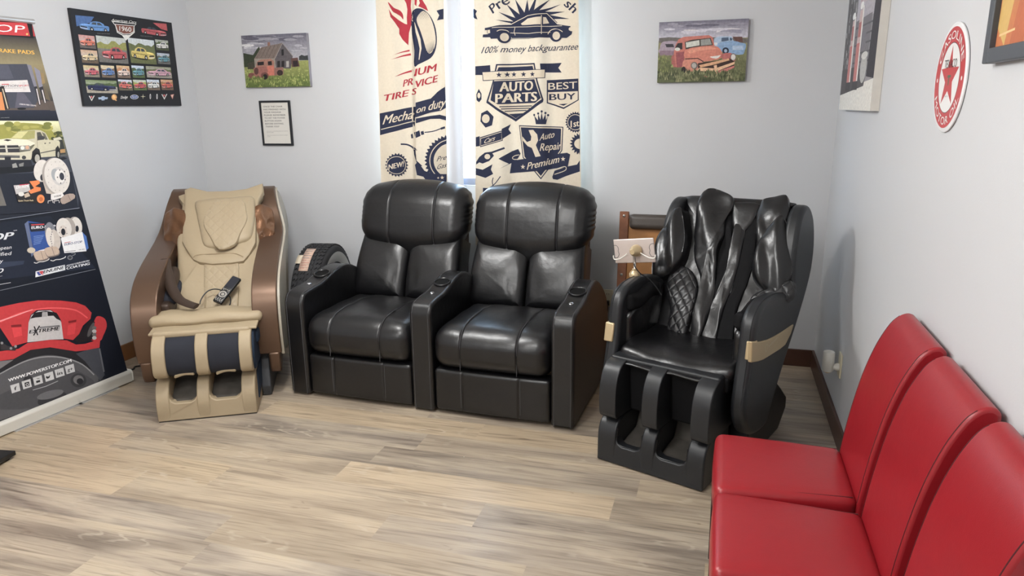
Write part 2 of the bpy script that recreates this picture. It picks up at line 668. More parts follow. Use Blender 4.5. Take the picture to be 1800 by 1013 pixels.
PW, PL = 0.1778, 1.2192
g = Geo()
rows = {-1: 2.1114, -2: 2.8256}
rng = random.Random(11)
r_i = int(math.floor((-RL - 0.2 + 1.8342) / PW))
fixed = {(-1, 0): (0.80, 0.55), (-2, 0): (0.40, 0.05), (-2, -1): (0.62, 0.35), (-1, -1): (0.45, 0.3), (-1, 1): (0.35, 0.2),
         (0, 0): (0.3, 0.1), (0, 1): (0.25, 0.1)}
while -1.8342 + r_i * PW < 0.02:
    y0 = -1.8342 + r_i * PW
    off = rows.get(r_i, rng.uniform(0, PL))
    k = int(math.floor((-0.05 - off) / PL))
    while off + k * PL < RW + 0.05:
        x0, x1 = off + k * PL, off + (k + 1) * PL
        tone, wm = fixed.get((r_i, k), (rng.uniform(0.25, 0.75), rng.choice([0, 0.1, 0.2, 0.35, 0.6])))
        cx0, cx1 = max(x0, -0.05), min(x1, RW + 0.05)
        cy1 = min(y0 + PW, 0.02)
        cc = (tone, rng.random(), wm, 1.0)
        g.add([(cx0, y0, 0), (cx1, y0, 0), (cx1, cy1, 0), (cx0, cy1, 0)], [(0, 1, 2, 3)], 0, [cc],
              uv=[(cx0, y0), (cx1, y0), (cx1, cy1), (cx0, cy1)])
        k += 1
    r_i += 1
struct(g.build('floor', floor_material(), smooth=False))

WT = 0.14
WX0, WX1, WZ0, WZ1 = 1.60, 2.76, 1.075, 2.26
struct(Geo().box((-WT, -RL, 0), (0, WT, RH)).build('wall_left', M_WALL, smooth=False))
struct(Geo().box((RW, -RL, 0), (RW + WT, WT, RH)).build('wall_right', M_WALL, smooth=False))
struct(Geo().box((0, 0, 0), (WX0, WT, RH)).box((WX1, 0, 0), (RW, WT, RH)).box((WX0, 0, 0), (WX1, WT, WZ0))
       .box((WX0, 0, WZ1), (WX1, WT, RH)).build('wall_back', M_WALL, smooth=False))
struct(Geo().box((-WT, -RL - WT, 0), (RW + WT, -RL, RH)).build('wall_front', M_WALL, smooth=False))
struct(Geo().box((-WT, -RL - WT, RH), (RW + WT, WT, RH + 0.1)).build('ceiling', M_CEIL, smooth=False))
BH, BT = 0.1078, 0.015
struct(Geo().box((0, -RL, 0), (BT, 0, BH)).build('baseboard_left', M_BASEW, bevel=0.003, smooth=False))
struct(Geo().box((BT, -BT, 0), (RW - BT, 0, BH)).build('baseboard_back', M_BASED, bevel=0.003, smooth=False))
struct(Geo().box((RW - BT, -RL, 0), (RW, 0, BH)).build('baseboard_right', M_BASED, bevel=0.003, smooth=False))

# window: frame, sashes, glass, sill
wn = bpy.data.objects.new('window_1', None)
COL.objects.link(wn)
wn.location = ((WX0 + WX1) / 2, 0.08, WZ0)
struct(wn)
hw, hh = (WX1 - WX0) / 2, WZ1 - WZ0
g = Geo()
g.box((-hw, -0.03, 0.0), (-hw + 0.045, 0.05, hh)).box((hw - 0.045, -0.03, 0.0), (hw, 0.05, hh))
g.box((-hw + 0.045, -0.03, hh - 0.045), (hw - 0.045, 0.05, hh)).box((-hw + 0.045, -0.03, 0.0), (hw - 0.045, 0.05, 0.045))
g.build('window_frame', M_WHITE, wn, bevel=0.004, smooth=False)
g = Geo()
g.box((-hw + 0.045, -0.01, 0.58), (hw - 0.045, 0.03, 0.62))
g.build('window_sash', M_WHITE, wn, bevel=0.004, smooth=False)
gm = bpy.data.materials.new('window_glass')
gm.use_nodes = True
gn = gm.node_tree
gn.nodes.remove(gn.nodes['Principled BSDF'])
gt, gg, gx = gn.nodes.new('ShaderNodeBsdfTransparent'), gn.nodes.new('ShaderNodeBsdfGlossy'), gn.nodes.new('ShaderNodeMixShader')
gt.inputs['Color'].default_value = (0.96, 0.98, 0.98, 1)
gg.inputs['Roughness'].default_value = 0.02
gx.inputs[0].default_value = 0.06
gn.links.new(gt.outputs[0], gx.inputs[1])
gn.links.new(gg.outputs[0], gx.inputs[2])
gn.links.new(gx.outputs[0], gn.nodes['Material Output'].inputs['Surface'])
Geo().box((-hw + 0.045, 0.008, 0.045), (hw - 0.045, 0.012, hh - 0.045)).build('window_glass', gm, wn, smooth=False)

# ------------------------------------------------------------------ reclining loveseat
RF = Frame((2.215, -1.235), -2.5)
rec = thing('reclining_loveseat', 'black leather two seat recliner row with three cup holder arms under the window', 'recliner',
            (RF.O[0], RF.O[1], 0), RF.a)
ARM = [(0.0, 0.012), (0.0, 0.50), (0.004, 0.55), (0.03, 0.592), (0.10, 0.607), (0.20, 0.617), (0.30, 0.642), (0.38, 0.662), (0.46, 0.667), (0.54, 0.652),
       (0.66, 0.593), (0.77, 0.510), (0.825, 0.43), (0.84, 0.34), (0.82, 0.22), (0.78, 0.10), (0.74, 0.012)]
armp = [ARM[0]] + [tuple(q) for q in spline(ARM[1:], 4)]
for x0, x1 in ((-0.826, -0.704), (-0.058, 0.066), (0.708, 0.828)):
    a = Geo().prism(armp, x0, x1).build('arm', [M_BLK], rec, bevel=0.016, seg=4)
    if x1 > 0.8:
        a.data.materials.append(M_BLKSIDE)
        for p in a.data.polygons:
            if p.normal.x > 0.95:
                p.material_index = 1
    xm = (x0 + x1) / 2
    # seams that run round the arm near both edges
    for xe in (x0 + 0.017, x1 - 0.017):
        seam(a, [(xe, q[0] - 0.0005 if q[1] < 0.56 else q[0], q[1] + (0.0004 if q[1] > 0.56 else 0)) for q in ARM[0:11]])
    ya, za = 0.30, 0.643
    sl = Vector((0, -0.025, 0.10)).normalized()
    nrm = Vector((0, -0.23, 0.97)).normalized()
    O = (xm, ya, za)
    Geo().lathe([(0.049, 0.0), (0.049, 0.006), (0.046, 0.009), (0.042, 0.008), (0.040, 0.004), (0.039, 0.002), (0.0005, 0.002)], O, nrm, 32, mats=[0, 0, 0, 0, 1, 1]).build('cup_holder', [M_PUFF, M_HOLESHADE], a, sharp=60)  # no real hole: flat disc inside the rim painted dark as its depth
    Geo().lathe([(0.013, 0.0), (0.013, 0.004), (0.011, 0.006), (0.008, 0.0045), (0.0003, 0.0055)], (xm, 0.165, 0.613), Vector((0, -0.1, 1)), 20).build('button', M_CHROME, a)

for sx, wd in ((-0.381, 0.642), (0.387, 0.640)):
    s1, s2 = -0.155, 0.15
    ex = tuple(q + d for q in (s1, s2) for d in (-0.012, -0.005, -0.002, 0, 0.002, 0.005, 0.012))

    def groove(x):
        return sum(math.exp(-((x - q) / 0.004) ** 2) for q in (s1, s2))

    def seat_d(x, y, z):
        k = max(0.0, z / 0.12)
        z2 = z - 0.005 * groove(x) * max(0, k) + 0.012 * k * math.cos(y * 3.0)
        y2 = y - 0.012 * (1 - (z / 0.13) ** 2) * (1 if y < 0 else 0) + 0.005 * groove(x) * (1 if y < -0.15 else 0)
        z2 += 0.0022 * math.sin(x * 43 + y * 31) * k
        return (x, y2, z2)
    st = Geo().cushion((sx, 0.275, 0.362), (wd, 0.56, 0.215), 0.075, 10, (0.0, 0.012, 0.022), seat_d, extra=(ex, (), ())).build('seat', M_BLK, rec)
    for q in (s1, s2):
        pts = [(sx + q, -0.022, 0.268)] + [(sx + q, -0.019, z) for z in (0.31, 0.36, 0.40)] + [(sx + q, 0.0, 0.443), (sx + q, 0.05, 0.482), (sx + q, 0.13, 0.497), (sx + q, 0.2, 0.502)]
        seam(st, pts)

    seam(st, [(sx + u, 0.20 - 0.012 * math.cos(u * 5), 0.4995 - 0.035 * abs(u / 0.32) ** 4 - 0.010 * abs(u / 0.32)) for u in (-0.29, -0.2, -0.1, 0.0, 0.1, 0.2, 0.29)])

    def foot_d(x, y, z):
        return (x, y + 0.0035 * groove(x) * (1 if y < 0 else 0) - (0.006 * (1 - (x / 0.32) ** 2) if y < 0 else 0), z)
    ft = Geo().cushion((sx, 0.055, 0.137), (wd - 0.006, 0.10, 0.232), 0.022, 10, (0, 0, 0), foot_d, extra=(ex, (), ())).build('footrest', M_BLK, rec)
    for q in (s1 - 0.01, s2 + 0.01):
        seam(ft, [(sx + q, 0.0015, 0.05), (sx + q, -0.0005, 0.14), (sx + q, 0.0015, 0.235)])

    # body behind the cushions
    bx = -0.384 if sx < 0 else 0.384
    shell = [(0.62, 0.06), (0.66, 0.45), (0.83, 1.045), (0.82, 1.085), (0.875, 1.08), (0.905, 1.03), (0.86, 0.60), (0.78, 0.06)]
    Geo().prism(shell, bx - 0.322, bx + 0.322).build('back_shell', M_BLKSIDE, rec, bevel=0.02)
    # lower back: two pads that meet in a seam
    for sg in (-1, 1):
        ol = [(sg * 0.003, 0.0), (sg * 0.335, 0.0), (sg * 0.345, 0.12), (sg * 0.340, 0.26), (sg * 0.33, 0.40), (sg * 0.003, 0.40)]
        ol = spline(ol[:2], 8) + spline(ol[1:5], 8)[1:] + spline(ol[4:], 6)[1:] + spline([ol[5], ol[0]], 6)[1:-1]

        def lum(u, v, h, sg=sg):
            a_ = abs(u)
            wr = 0.008 * min(1.0, a_ / 0.06) * math.sin(math.atan2(v - 0.10, a_ + 0.02) * 13) * math.exp(-((a_ - 0.05) / 0.09) ** 2) * math.exp(-((v - 0.14) / 0.13) ** 2)
            return wr * min(1.0, max(0.0, h - 0.004) / 0.035) + 0.02 * math.sin(min(1, v / 0.4) * math.pi)
        e = Vector((0, 0.40, 0.917)).normalized()
        n = Vector((0, -0.917, 0.40)).normalized()
        Geo().pillow(ol, 0.075, (bx, 0.600, 0.435), (1, 0, 0), e, n, rings=10, p=3.2, base=0.12, deform=lum).build('back_cushion', M_BLK, rec)

    # head cushion with two seams and gathered sides
    h1, h2 = -0.13, 0.17
    exh = tuple(q + d for q in (h1, h2) for d in (-0.012, -0.005, -0.002, 0, 0.002, 0.005, 0.012)) + tuple(sg * (0.27 + 0.012 * k) for sg in (-1, 1) for k in range(7))
    exz = tuple(-0.14 + 0.008 * k for k in range(36))

    def gh(x):
        return sum(math.exp(-((x - q) / 0.004) ** 2) for q in (h1, h2))

    def head_d(x, y, z):
        u = x / 0.36
        up = (z + 0.16) / 0.32
        z2 = z + (0.040 * (1 - u * u) if z > 0 else 0.0) * max(0, z / 0.16) - (0.125 * (1 - min(1, abs(u)) ** 1.4) * max(0, -z / 0.16))
        y2 = y + 0.30 * z
        if y < 0:
            y2 += 0.006 * gh(x) - 0.022 * (1 - u * u) * (1 - (z / 0.17) ** 2)
        if abs(u) > 0.74:
            k = min(1, (abs(u) - 0.74) / 0.2)
            wv = 0.003 * math.sin(z * 190 + 2.0 * math.sin(z * 37)) * k * math.exp(-((abs(u) - 0.93) / 0.12) ** 2)
            y2 += wv
            x += wv * (1 if x > 0 else -1)
        z2 -= 0.004 * gh(x) * (1 if z > 0.12 else 0)
        return (x, y2, z2)
    hd = Geo().cushion((bx, 0.805, 0.945), (0.725, 0.215, 0.305), 0.095, 10, (0.0, 0.012, 0.01), head_d, extra=(exh, (), exz)).build('headrest', M_BLK, rec, sharp=60)
    for q in (h1, h2):
        uu = q / 0.36
        pts = []
        for z in (-0.135, -0.10, -0.05, 0.0, 0.05, 0.09, 0.125):
            p = head_d(q, -0.1075 + (0.0 if abs(z) < 0.06 else 0.095 - math.sqrt(max(0, 0.095 ** 2 - (abs(z) - 0.0575) ** 2))), z)
            pts.append((bx + p[0], 0.805 + p[1] - 0.0135 * (1 - (z / 0.1525) ** 2) + 0.0025, 0.945 + p[2]))
        seam(hd, pts)

# ------------------------------------------------------------------ red chairs along the right wall


def make_red_chair(name, label):
    t = thing(name, label, 'chair', (4.27, -2.315, 0), 0, 'red leather chairs along the right wall')
    # local: origin at the wall side, front towards -x
    def tap(x):
        return 1 - 0.13 * max(0.0, min(1.0, (x + 0.15) / 0.35))

    def sd(x, y, z):
        return (x, y * tap(x), z + 0.010 * (x + 0.2) * (1 if z > 0 else 0))
    st = Geo().cushion((-0.355, 0, 0.415), (0.395, 0.396, 0.125), 0.026, 10, (0.006, 0.0, 0.010), sd).build('seat', M_RED, t)
    for sg in (-1, 1):
        pts = [(-0.5535, 0.172, 0.366), (-0.5535, 0.172, 0.43), (-0.548, 0.173, 0.460), (-0.53, 0.176, 0.4735), (-0.45, 0.177, 0.4775), (-0.33, 0.177, 0.4795), (-0.17, 0.177, 0.481)]
        seam(st, [(p[0], sg * p[1] * tap(p[0] + 0.355), p[2]) for p in pts], 0.0014, M_REDSEAM)
    # back: curved plank of leather leaning to the wall
    fr = [(-0.165, 0.36), (-0.160, 0.47), (-0.150, 0.56), (-0.135, 0.66), (-0.115, 0.76), (-0.088, 0.85), (-0.058, 0.915), (-0.035, 0.942), (-0.012, 0.952),
          (0.006, 0.945), (0.012, 0.925), (0.006, 0.86), (-0.025, 0.72), (-0.055, 0.56), (-0.07, 0.36)]
    pr = [fr[0]] + [tuple(q) for q in spline(fr[1:14], 4)] + [fr[14]]
    bk = Geo().prism([(p[0], p[1]) for p in pr], -0.172, 0.172, axis=1).build('backrest', M_RED, t, bevel=0.010, seg=4)
    for sg in (-1, 1):
        seam(bk, [(p[0] + 0.0006, sg * 0.1645, p[1]) for p in fr[1:8]], 0.0014, M_REDSEAM)
    for lx, ly in ((-0.535, -0.17), (-0.535, 0.17), (-0.09, -0.17), (-0.09, 0.17)):
        lg = Geo()
        lg.prism([(lx - 0.017, 0.0), (lx + 0.017, 0.0), (lx + 0.02, 0.36), (lx - 0.02, 0.36)], ly - 0.019, ly + 0.019, axis=1)
        lg.build('leg', M_LEGW, t, bevel=0.003)
    Geo().box((-0.53, -0.17, 0.32), (-0.09, 0.17, 0.358)).build('seat_frame', M_LEGW, t, bevel=0.004)
    return t


rc = make_red_chair('red_chair', 'red leather chair at the far end of the row, beside the black massage chair')
RCY = (-2.315, -2.715, -3.117)
rc.location = (4.262, RCY[0], 0)
dup(rc, (4.262, RCY[1], 0), 0, 'red leather chair in the middle of the row of three', 'red leather chairs along the right wall')
dup(rc, (4.262, RCY[2], 0), 0, 'red leather chair nearest the camera, cut off by the picture edge', 'red leather chairs along the right wall')

# ------------------------------------------------------------------ tan massage chair
TF = Frame((1.15, -1.60), 29.0)
tan = thing('massage_chair', 'tan and bronze massage chair with draped head pad in the left corner', 'massage chair', (TF.O[0], TF.O[1], 0), TF.a)
EX, EY, EZ = (1, 0, 0), (0, 1, 0), (0, 0, 1)
TARM = [(1.27, 1.085), (1.20, 1.07), (1.13, 1.025), (1.08, 0.97), (1.04, 0.91), (0.99, 0.86), (0.90, 0.82), (0.74, 0.785), (0.55, 0.745), (0.40, 0.703), (0.30, 0.655), (0.235, 0.59),
        (0.205, 0.50), (0.198, 0.42), (0.205, 0.34), (0.225, 0.255)]
tf = [tuple(q) for q in spline(TARM, 4)]


def inset(path, d):
    out = []
    for i, p in enumerate(path):
        a = np.array(path[max(i - 1, 0)])
        b = np.array(path[min(i + 1, len(path) - 1)])
        t = (b - a) / np.linalg.norm(b - a)
        out.append((p[0] - t[1] * d, p[1] + t[0] * d))
    return out


band_in = [(1.31, 0.99), (1.26, 0.91), (1.15, 0.82), (0.98, 0.735), (0.74, 0.68), (0.55, 0.64), (0.44, 0.60), (0.38, 0.55), (0.345, 0.48), (0.34, 0.40), (0.345, 0.30), (0.36, 0.255)]
bandp = [(1.33, 1.05)] + [tuple(q) for q in spline(band_in, 3)]
panel_out = [(1.25, 1.06), (1.34, 1.02), (1.335, 0.90), (1.15, 0.78), (0.96, 0.62), (0.83, 0.47), (0.72, 0.33), (0.55, 0.24), (0.42, 0.22), (0.30, 0.27)]
for sg in (-1, 1):
    def mx(q, sg=sg):
        # the shell narrows towards the top
        k = max(0.0, (q[2] - 0.83) / 0.23)
        return (sg * (q[0] - 0.055 * min(1, k)), q[1], q[2])

    def sp(g_, prof, a, b, m=0):
        return g_.prism(prof, min(sg * a, sg * b), max(sg * a, sg * b), m, 0, lambda q: mx((abs(q[0]), q[1], q[2])))
    g = Geo()
    sp(g, tf + bandp[::-1], 0.238, 0.372)
    arm = g.build('arm', M_BRZ, tan, bevel=0.022, seg=4)
    # bronze tip under the arm
    g = Geo()
    sp(g, [(0.215, 0.262), (0.225, 0.18), (0.25, 0.135), (0.30, 0.14), (0.37, 0.20), (0.40, 0.262)], 0.30, 0.362)
    g.build('arm_tip', M_BRZ, arm, bevel=0.012)
    g = Geo()
    sp(g, [(q[0] + 0.03, q[1] - 0.015) for q in tf[::2]] + [(0.30, 0.27)][:0] + panel_out[::-1][:0] + [tuple(q) for q in spline(panel_out, 3)][::-1], 0.368, 0.384 if sg > 0 else 0.370)
    g.build('side_panel', M_CREAM if sg > 0 else M_BRZD, tan, bevel=0.006 if sg > 0 else None)
    # dark liner between the bronze band and the seat
    g = Geo()
    sp(g, [(0.30, 0.26), (0.30, 0.45), (0.36, 0.58), (0.50, 0.66), (0.95, 0.76), (1.18, 0.98), (1.16, 0.82), (0.92, 0.58), (0.7, 0.36), (0.45, 0.26)], 0.28, 0.366)
    g.build('inner_liner', M_BRZD, tan, bevel=0.01)
    # shoulder air bag of gathered satin
    g = Geo()
    ol = spline([(-0.10, 0.02), (-0.085, 0.13), (-0.02, 0.17), (0.06, 0.14), (0.085, 0.03), (0.075, -0.09), (0.03, -0.17), (-0.05, -0.15)], 5, True)
    ex_ = Vector((0.80 * sg, 0.60, 0.0)).normalized()
    ez_ = Vector((-0.60 * sg, 0.80, 0)).normalized() * -1
    e3 = Vector((0, 0.45, 0.89)).normalized()
    n3 = ex_.cross(e3)
    if n3.y > 0:
        n3 = -n3

    def sat(u, v, h):
        return (0.006 * math.sin(u * 60 + v * 24 + 1.2 * math.sin(v * 30)) + 0.004 * math.sin(v * 44 - u * 60)) * (1 if h > 0.01 else 0)
    g.pillow(ol, 0.034, (sg * 0.252, 0.90, 0.845), ex_, e3, n3, rings=10, p=3.2, base=0.05, deform=sat)
    g.build('shoulder_pad', M_BRZSAT, tan)

# base under the chair
g = Geo()
for sg in (-1, 1):
    a, b = sorted((sg * 0.245, sg * 0.295))
    g.prism([(0.25, 0.0), (0.235, 0.06), (0.30, 0.25), (0.42, 0.34), (0.78, 0.36), (0.84, 0.06), (0.84, 0.0)], a, b)
g.box((-0.245, 0.45, 0.02), (0.245, 0.82, 0.30))
g.build('base', M_GREYP, tan, bevel=0.008)

# back rest
BP0 = np.array((0, 0.44, 0.475))
be = np.array((0, 0.735, 0.625))
be /= np.linalg.norm(be)
bn = np.array((0, -be[2], be[1]))


def tpl(px, py, off=0.0):
    """photo outline laid on the leaning back: across, up the back"""
    q = TF.plane(px, py, BP0 + bn * off, bn) - BP0
    return (q[0], float(np.dot(q, be)))


def cr(ox, oy, s):
    return lambda x, y: (ox + x / s, oy + y / s)


cb = cr(220, 310, 2.303)
vt = tpl(395, 330, 0.05)[1] - 0.015
ol = [(-0.205, -0.03), (-0.198, 0.14), (-0.215, 0.34), (-0.232, 0.55), (-0.225, vt - 0.1), (-0.22, vt), (0.22, vt), (0.225, vt - 0.1), (0.235, 0.55), (0.258, 0.30), (0.262, -0.03)]
ol = spline(ol, 4, True)
Geo().pillow(ol, 0.045, BP0, EX, be, bn, rings=8, p=4.0, base=0.11, deform=lambda u, v, h: (0.004 * math.sin(v * 34 + 3 * math.sin(u * 9)) if h > 0.01 else 0)).build('backrest', M_TAN, tan)
# quilted middle strip with a rounded edge
ol = [tpl(*cb(*q), 0.05) for q in ((318, 345), (318, 440), (322, 545), (455, 540), (462, 430), (460, 342))]
ol = [ol[0]] + ol[1:]
olr = []
for i in range(len(ol)):
    olr += [tuple(q) for q in spline([ol[i], ol[(i + 1) % len(ol)]], 5)[:-1]]
Geo().pillow(olr, 0.022, BP0 + bn * 0.035, EX, be, bn, rings=6, p=5, base=0.01).build('lumbar_strip', M_QTAN, tan)
# draped head pad
ol = [tpl(*cb(*q), 0.075) for q in ((238, 50), (262, 38), (330, 55), (420, 52), (490, 42), (556, 24), (560, 55), (540, 90), (528, 150), (528, 265), (500, 310), (478, 338),
                                    (430, 348), (350, 352), (300, 345), (272, 330), (245, 290), (226, 255), (232, 180), (240, 110))]
Geo().pillow(ol, 0.03, BP0 + bn * 0.045, EX, be, bn, rings=7, p=5, base=0.015, centre=tpl(*cb(395, 200), 0.075),
             deform=lambda u, v, h: 0.004 * math.sin(u * 40 + v * 12) + 0.003 * math.sin(v * 50)).build('head_pad', M_TAN, tan)
oh = [tpl(*cb(*q), 0.09) for q in ((282, 100), (330, 88), (420, 82), (490, 75), (522, 85), (524, 150), (515, 225), (498, 252), (440, 272), (380, 286), (330, 282), (312, 265), (300, 210), (288, 150))]
hp = Geo().pillow(spline(oh, 3, True), 0.045, BP0 + bn * 0.068, EX, be, bn, rings=8, p=2.8, base=0.004).build('head_pillow', M_TAN, tan)
oq = [tpl(*cb(*q), 0.13) for q in ((345, 112), (372, 84), (470, 86), (488, 130), (490, 170), (462, 225), (440, 268), (376, 284), (340, 235), (315, 190), (318, 150))]
Geo().pillow(spline(oq, 3, True), 0.014, BP0 + bn * 0.106, EX, be, bn, rings=6, p=3, base=0.012,
             deform=lambda u, v, h: -0.006 * math.exp(-((u - 0.02) / 0.012) ** 2) if h > 0.003 else 0).build('quilted_panel', M_QTAN, hp)
g = Geo()
g.tube([BP0 + EX_ for EX_ in [np.array(tpl(*cb(*q), 0.075))[0] * np.array(EX) + np.array(tpl(*cb(*q), 0.075))[1] * be + bn * 0.074 for q in ((275, 328), (290, 318), (350, 314), (440, 312), (478, 325))]], 0.0016, 6)
g.build('seam', M_TANSEAM, hp)

# seat and its front flap


def tseat(x, y, z):
    return (x, y, z - 0.010 * (x / 0.28) ** 2 * 0 + 0.006 * math.sin(x * 22) * (1 if z > 0 else 0.4) - 0.05 * (y + 0.0) * 0.3)


Geo().cushion((0.0, 0.36, 0.455), (0.50, 0.30, 0.05), 0.015, 6).build('seat_base', M_TAN, tan)
Geo().cushion((0.005, 0.258, 0.487), (0.575, 0.176, 0.060), 0.029, 10, (0, 0.01, 0.012), tseat).build('seat', M_TAN, tan)
Geo().cushion((0.005, 0.33, 0.39), (0.53, 0.42, 0.07), 0.015, 6).build('seat_frame', M_BLUE, tan)
Geo().cushion((0.005, 0.175, 0.462), (0.535, 0.20, 0.014), 0.006, 10, (0, 0.003, 0.003), lambda x, y, z: (x, y + 0.006 * math.sin(x * 17), z + 0.003 * math.sin(x * 30 + 1) - 0.05 * max(0, -y))).build('flap', M_TAN, tan)


def leg_unit(prefix, parent, ribs, frontprof, x0, x1, wells, M_main, M_well, M_side, lip=None, back=0.28, wellprof=None, centre=0.0):
    o = Geo()
    for a, b in ribs:
        o.prism(frontprof, a + centre, b + centre)
    u = o.build(prefix, M_main, parent, bevel=0.018, seg=4)
    for a, b in wells:
        g_ = Geo().prism(wellprof, a + centre, b + centre)
        g_.build(prefix + '_well', M_well, u, bevel=0.012, seg=3)
    if lip:
        zl = lip
        top_ = [(x0 + 0.001, zl + 0.03)]
        for a, b in wells:
            top_ += [(a + 0.003, zl + 0.052), (a + 0.006, zl + 0.028), (a + 0.016, zl + 0.010), (a + 0.036, zl), (b - 0.036, zl), (b - 0.016, zl + 0.010), (b - 0.006, zl + 0.028), (b - 0.003, zl + 0.052)]
        top_ += [(x1 - 0.001, zl + 0.03)]
        Geo().prism(top_ + [(x1 - 0.001, 0.005), (x0 + 0.001, 0.005)], -0.001, 0.05, 0, 1, lambda q: (q[0], q[1] + 0.25 * max(0.0, q[2] - 0.08), q[2])).build(prefix + '_lip', M_main, u, bevel=0.005, seg=3)
    return u


def sm(p, n=4):
    return [tuple(q) for q in spline(p, n)]


def rib_side(parent, name, prof, a, b, m):
    return Geo().prism(prof, a, b).build(name, m, parent, bevel=0.006)


# calf rest
calf = sm([(0.02, 0.235), (-0.012, 0.262), (-0.018, 0.31), (-0.008, 0.38), (0.03, 0.435), (0.09, 0.462), (0.16, 0.468)]) + [(0.26, 0.45), (0.26, 0.235)]
cwell = sm([(0.03, 0.24), (0.004, 0.275), (-0.004, 0.32), (0.008, 0.385), (0.045, 0.432), (0.10, 0.455)]) + [(0.25, 0.44), (0.25, 0.24)]
cu = leg_unit('calf_rest', tan, [(-0.240, -0.175), (-0.032, 0.030), (0.183, 0.245)], calf, -0.24, 0.245, [(-0.180, -0.030), (0.026, 0.186)], M_TAN, M_NAVY, M_BLUE, wellprof=cwell)
Geo().prism(sm([(0.04, 0.24), (0.02, 0.32), (0.06, 0.42), (0.12, 0.455)], 3) + [(0.25, 0.45), (0.25, 0.24)], 0.240, 0.256).build('side_cloth', M_BLUE, cu, bevel=0.005)
Geo().cushion((0.0, 0.13, 0.452), (0.484, 0.14, 0.035), 0.014, 8).build('calf_rest_top', M_TAN, cu)
for xa in (-0.10, 0.105):
    Geo().cushion((xa, 0.026, 0.247), (0.10, 0.02, 0.020), 0.008, 8, deform=lambda x, y, z: (x, y, z + 0.005 * math.cos(x * 50) + 0.10 * x)).build('cloth_fold', M_TAN, cu)
# foot rest
foot = [(0.0, 0.004)] + sm([(0.0, 0.012), (-0.004, 0.09), (0.012, 0.15), (0.045, 0.195), (0.09, 0.215)]) + [(0.30, 0.225), (0.30, 0.004)]
flip = 0.098
fwell = [(0.03, 0.01), (0.03, 0.098), (0.06, 0.105), (0.20, 0.17), (0.225, 0.215), (0.29, 0.22), (0.29, 0.01)]
fu = leg_unit('foot_rest', tan, [(-0.250, -0.185), (-0.050, 0.012), (0.172, 0.243)], foot, -0.25, 0.243, [(-0.190, -0.046), (0.008, 0.176)], M_TAN, M_DUSTY, M_BLUE, lip=flip, wellprof=fwell)
Geo().prism([(0.10, 0.05), (0.11, 0.205), (0.295, 0.22), (0.295, 0.10)], 0.242, 0.250).build('side_cloth', M_BLUE, fu, bevel=0.003)
Geo().box((-0.246, 0.003, 0.0), (0.239, 0.30, 0.006)).build('sole', M_DARKP, fu)

# inside of the left arm: curved bronze lever, cuffs and navy air bags
g = Geo()
lv = [np.array(q) for q in ((-0.262, 0.60, 0.745), (-0.25, 0.55, 0.715), (-0.225, 0.48, 0.665), (-0.19, 0.40, 0.61), (-0.15, 0.335, 0.575), (-0.10, 0.29, 0.558), (-0.05, 0.255, 0.548))]
g.tube(lv, lambda t: 0.034 - 0.010 * t, 10, flat=(1.0, 0.45))
g.build('arm_lever', M_BRZD, tan)
Geo().cushion((-0.222, 0.53, 0.645), (0.06, 0.17, 0.07), 0.024, 6, (0.01, 0, 0), lambda x, y, z: (x, y, z + 0.4 * y)).build('arm_cuff', M_BRZD, tan)
Geo().cushion((-0.215, 0.47, 0.585), (0.075, 0.20, 0.05), 0.022, 6, (0.01, 0, 0), lambda x, y, z: (x, y, z + 0.35 * y)).build('arm_airbag', M_NAVY, tan)
Geo().cushion((-0.225, 0.40, 0.52), (0.055, 0.20, 0.08), 0.02, 6, (0.01, 0, 0)).build('arm_cushion', M_BRZD, tan)
Geo().cushion((0.262, 0.52, 0.53), (0.03, 0.26, 0.14), 0.014, 6, (0.01, 0, 0)).build('arm_airbag', M_NAVY, tan)

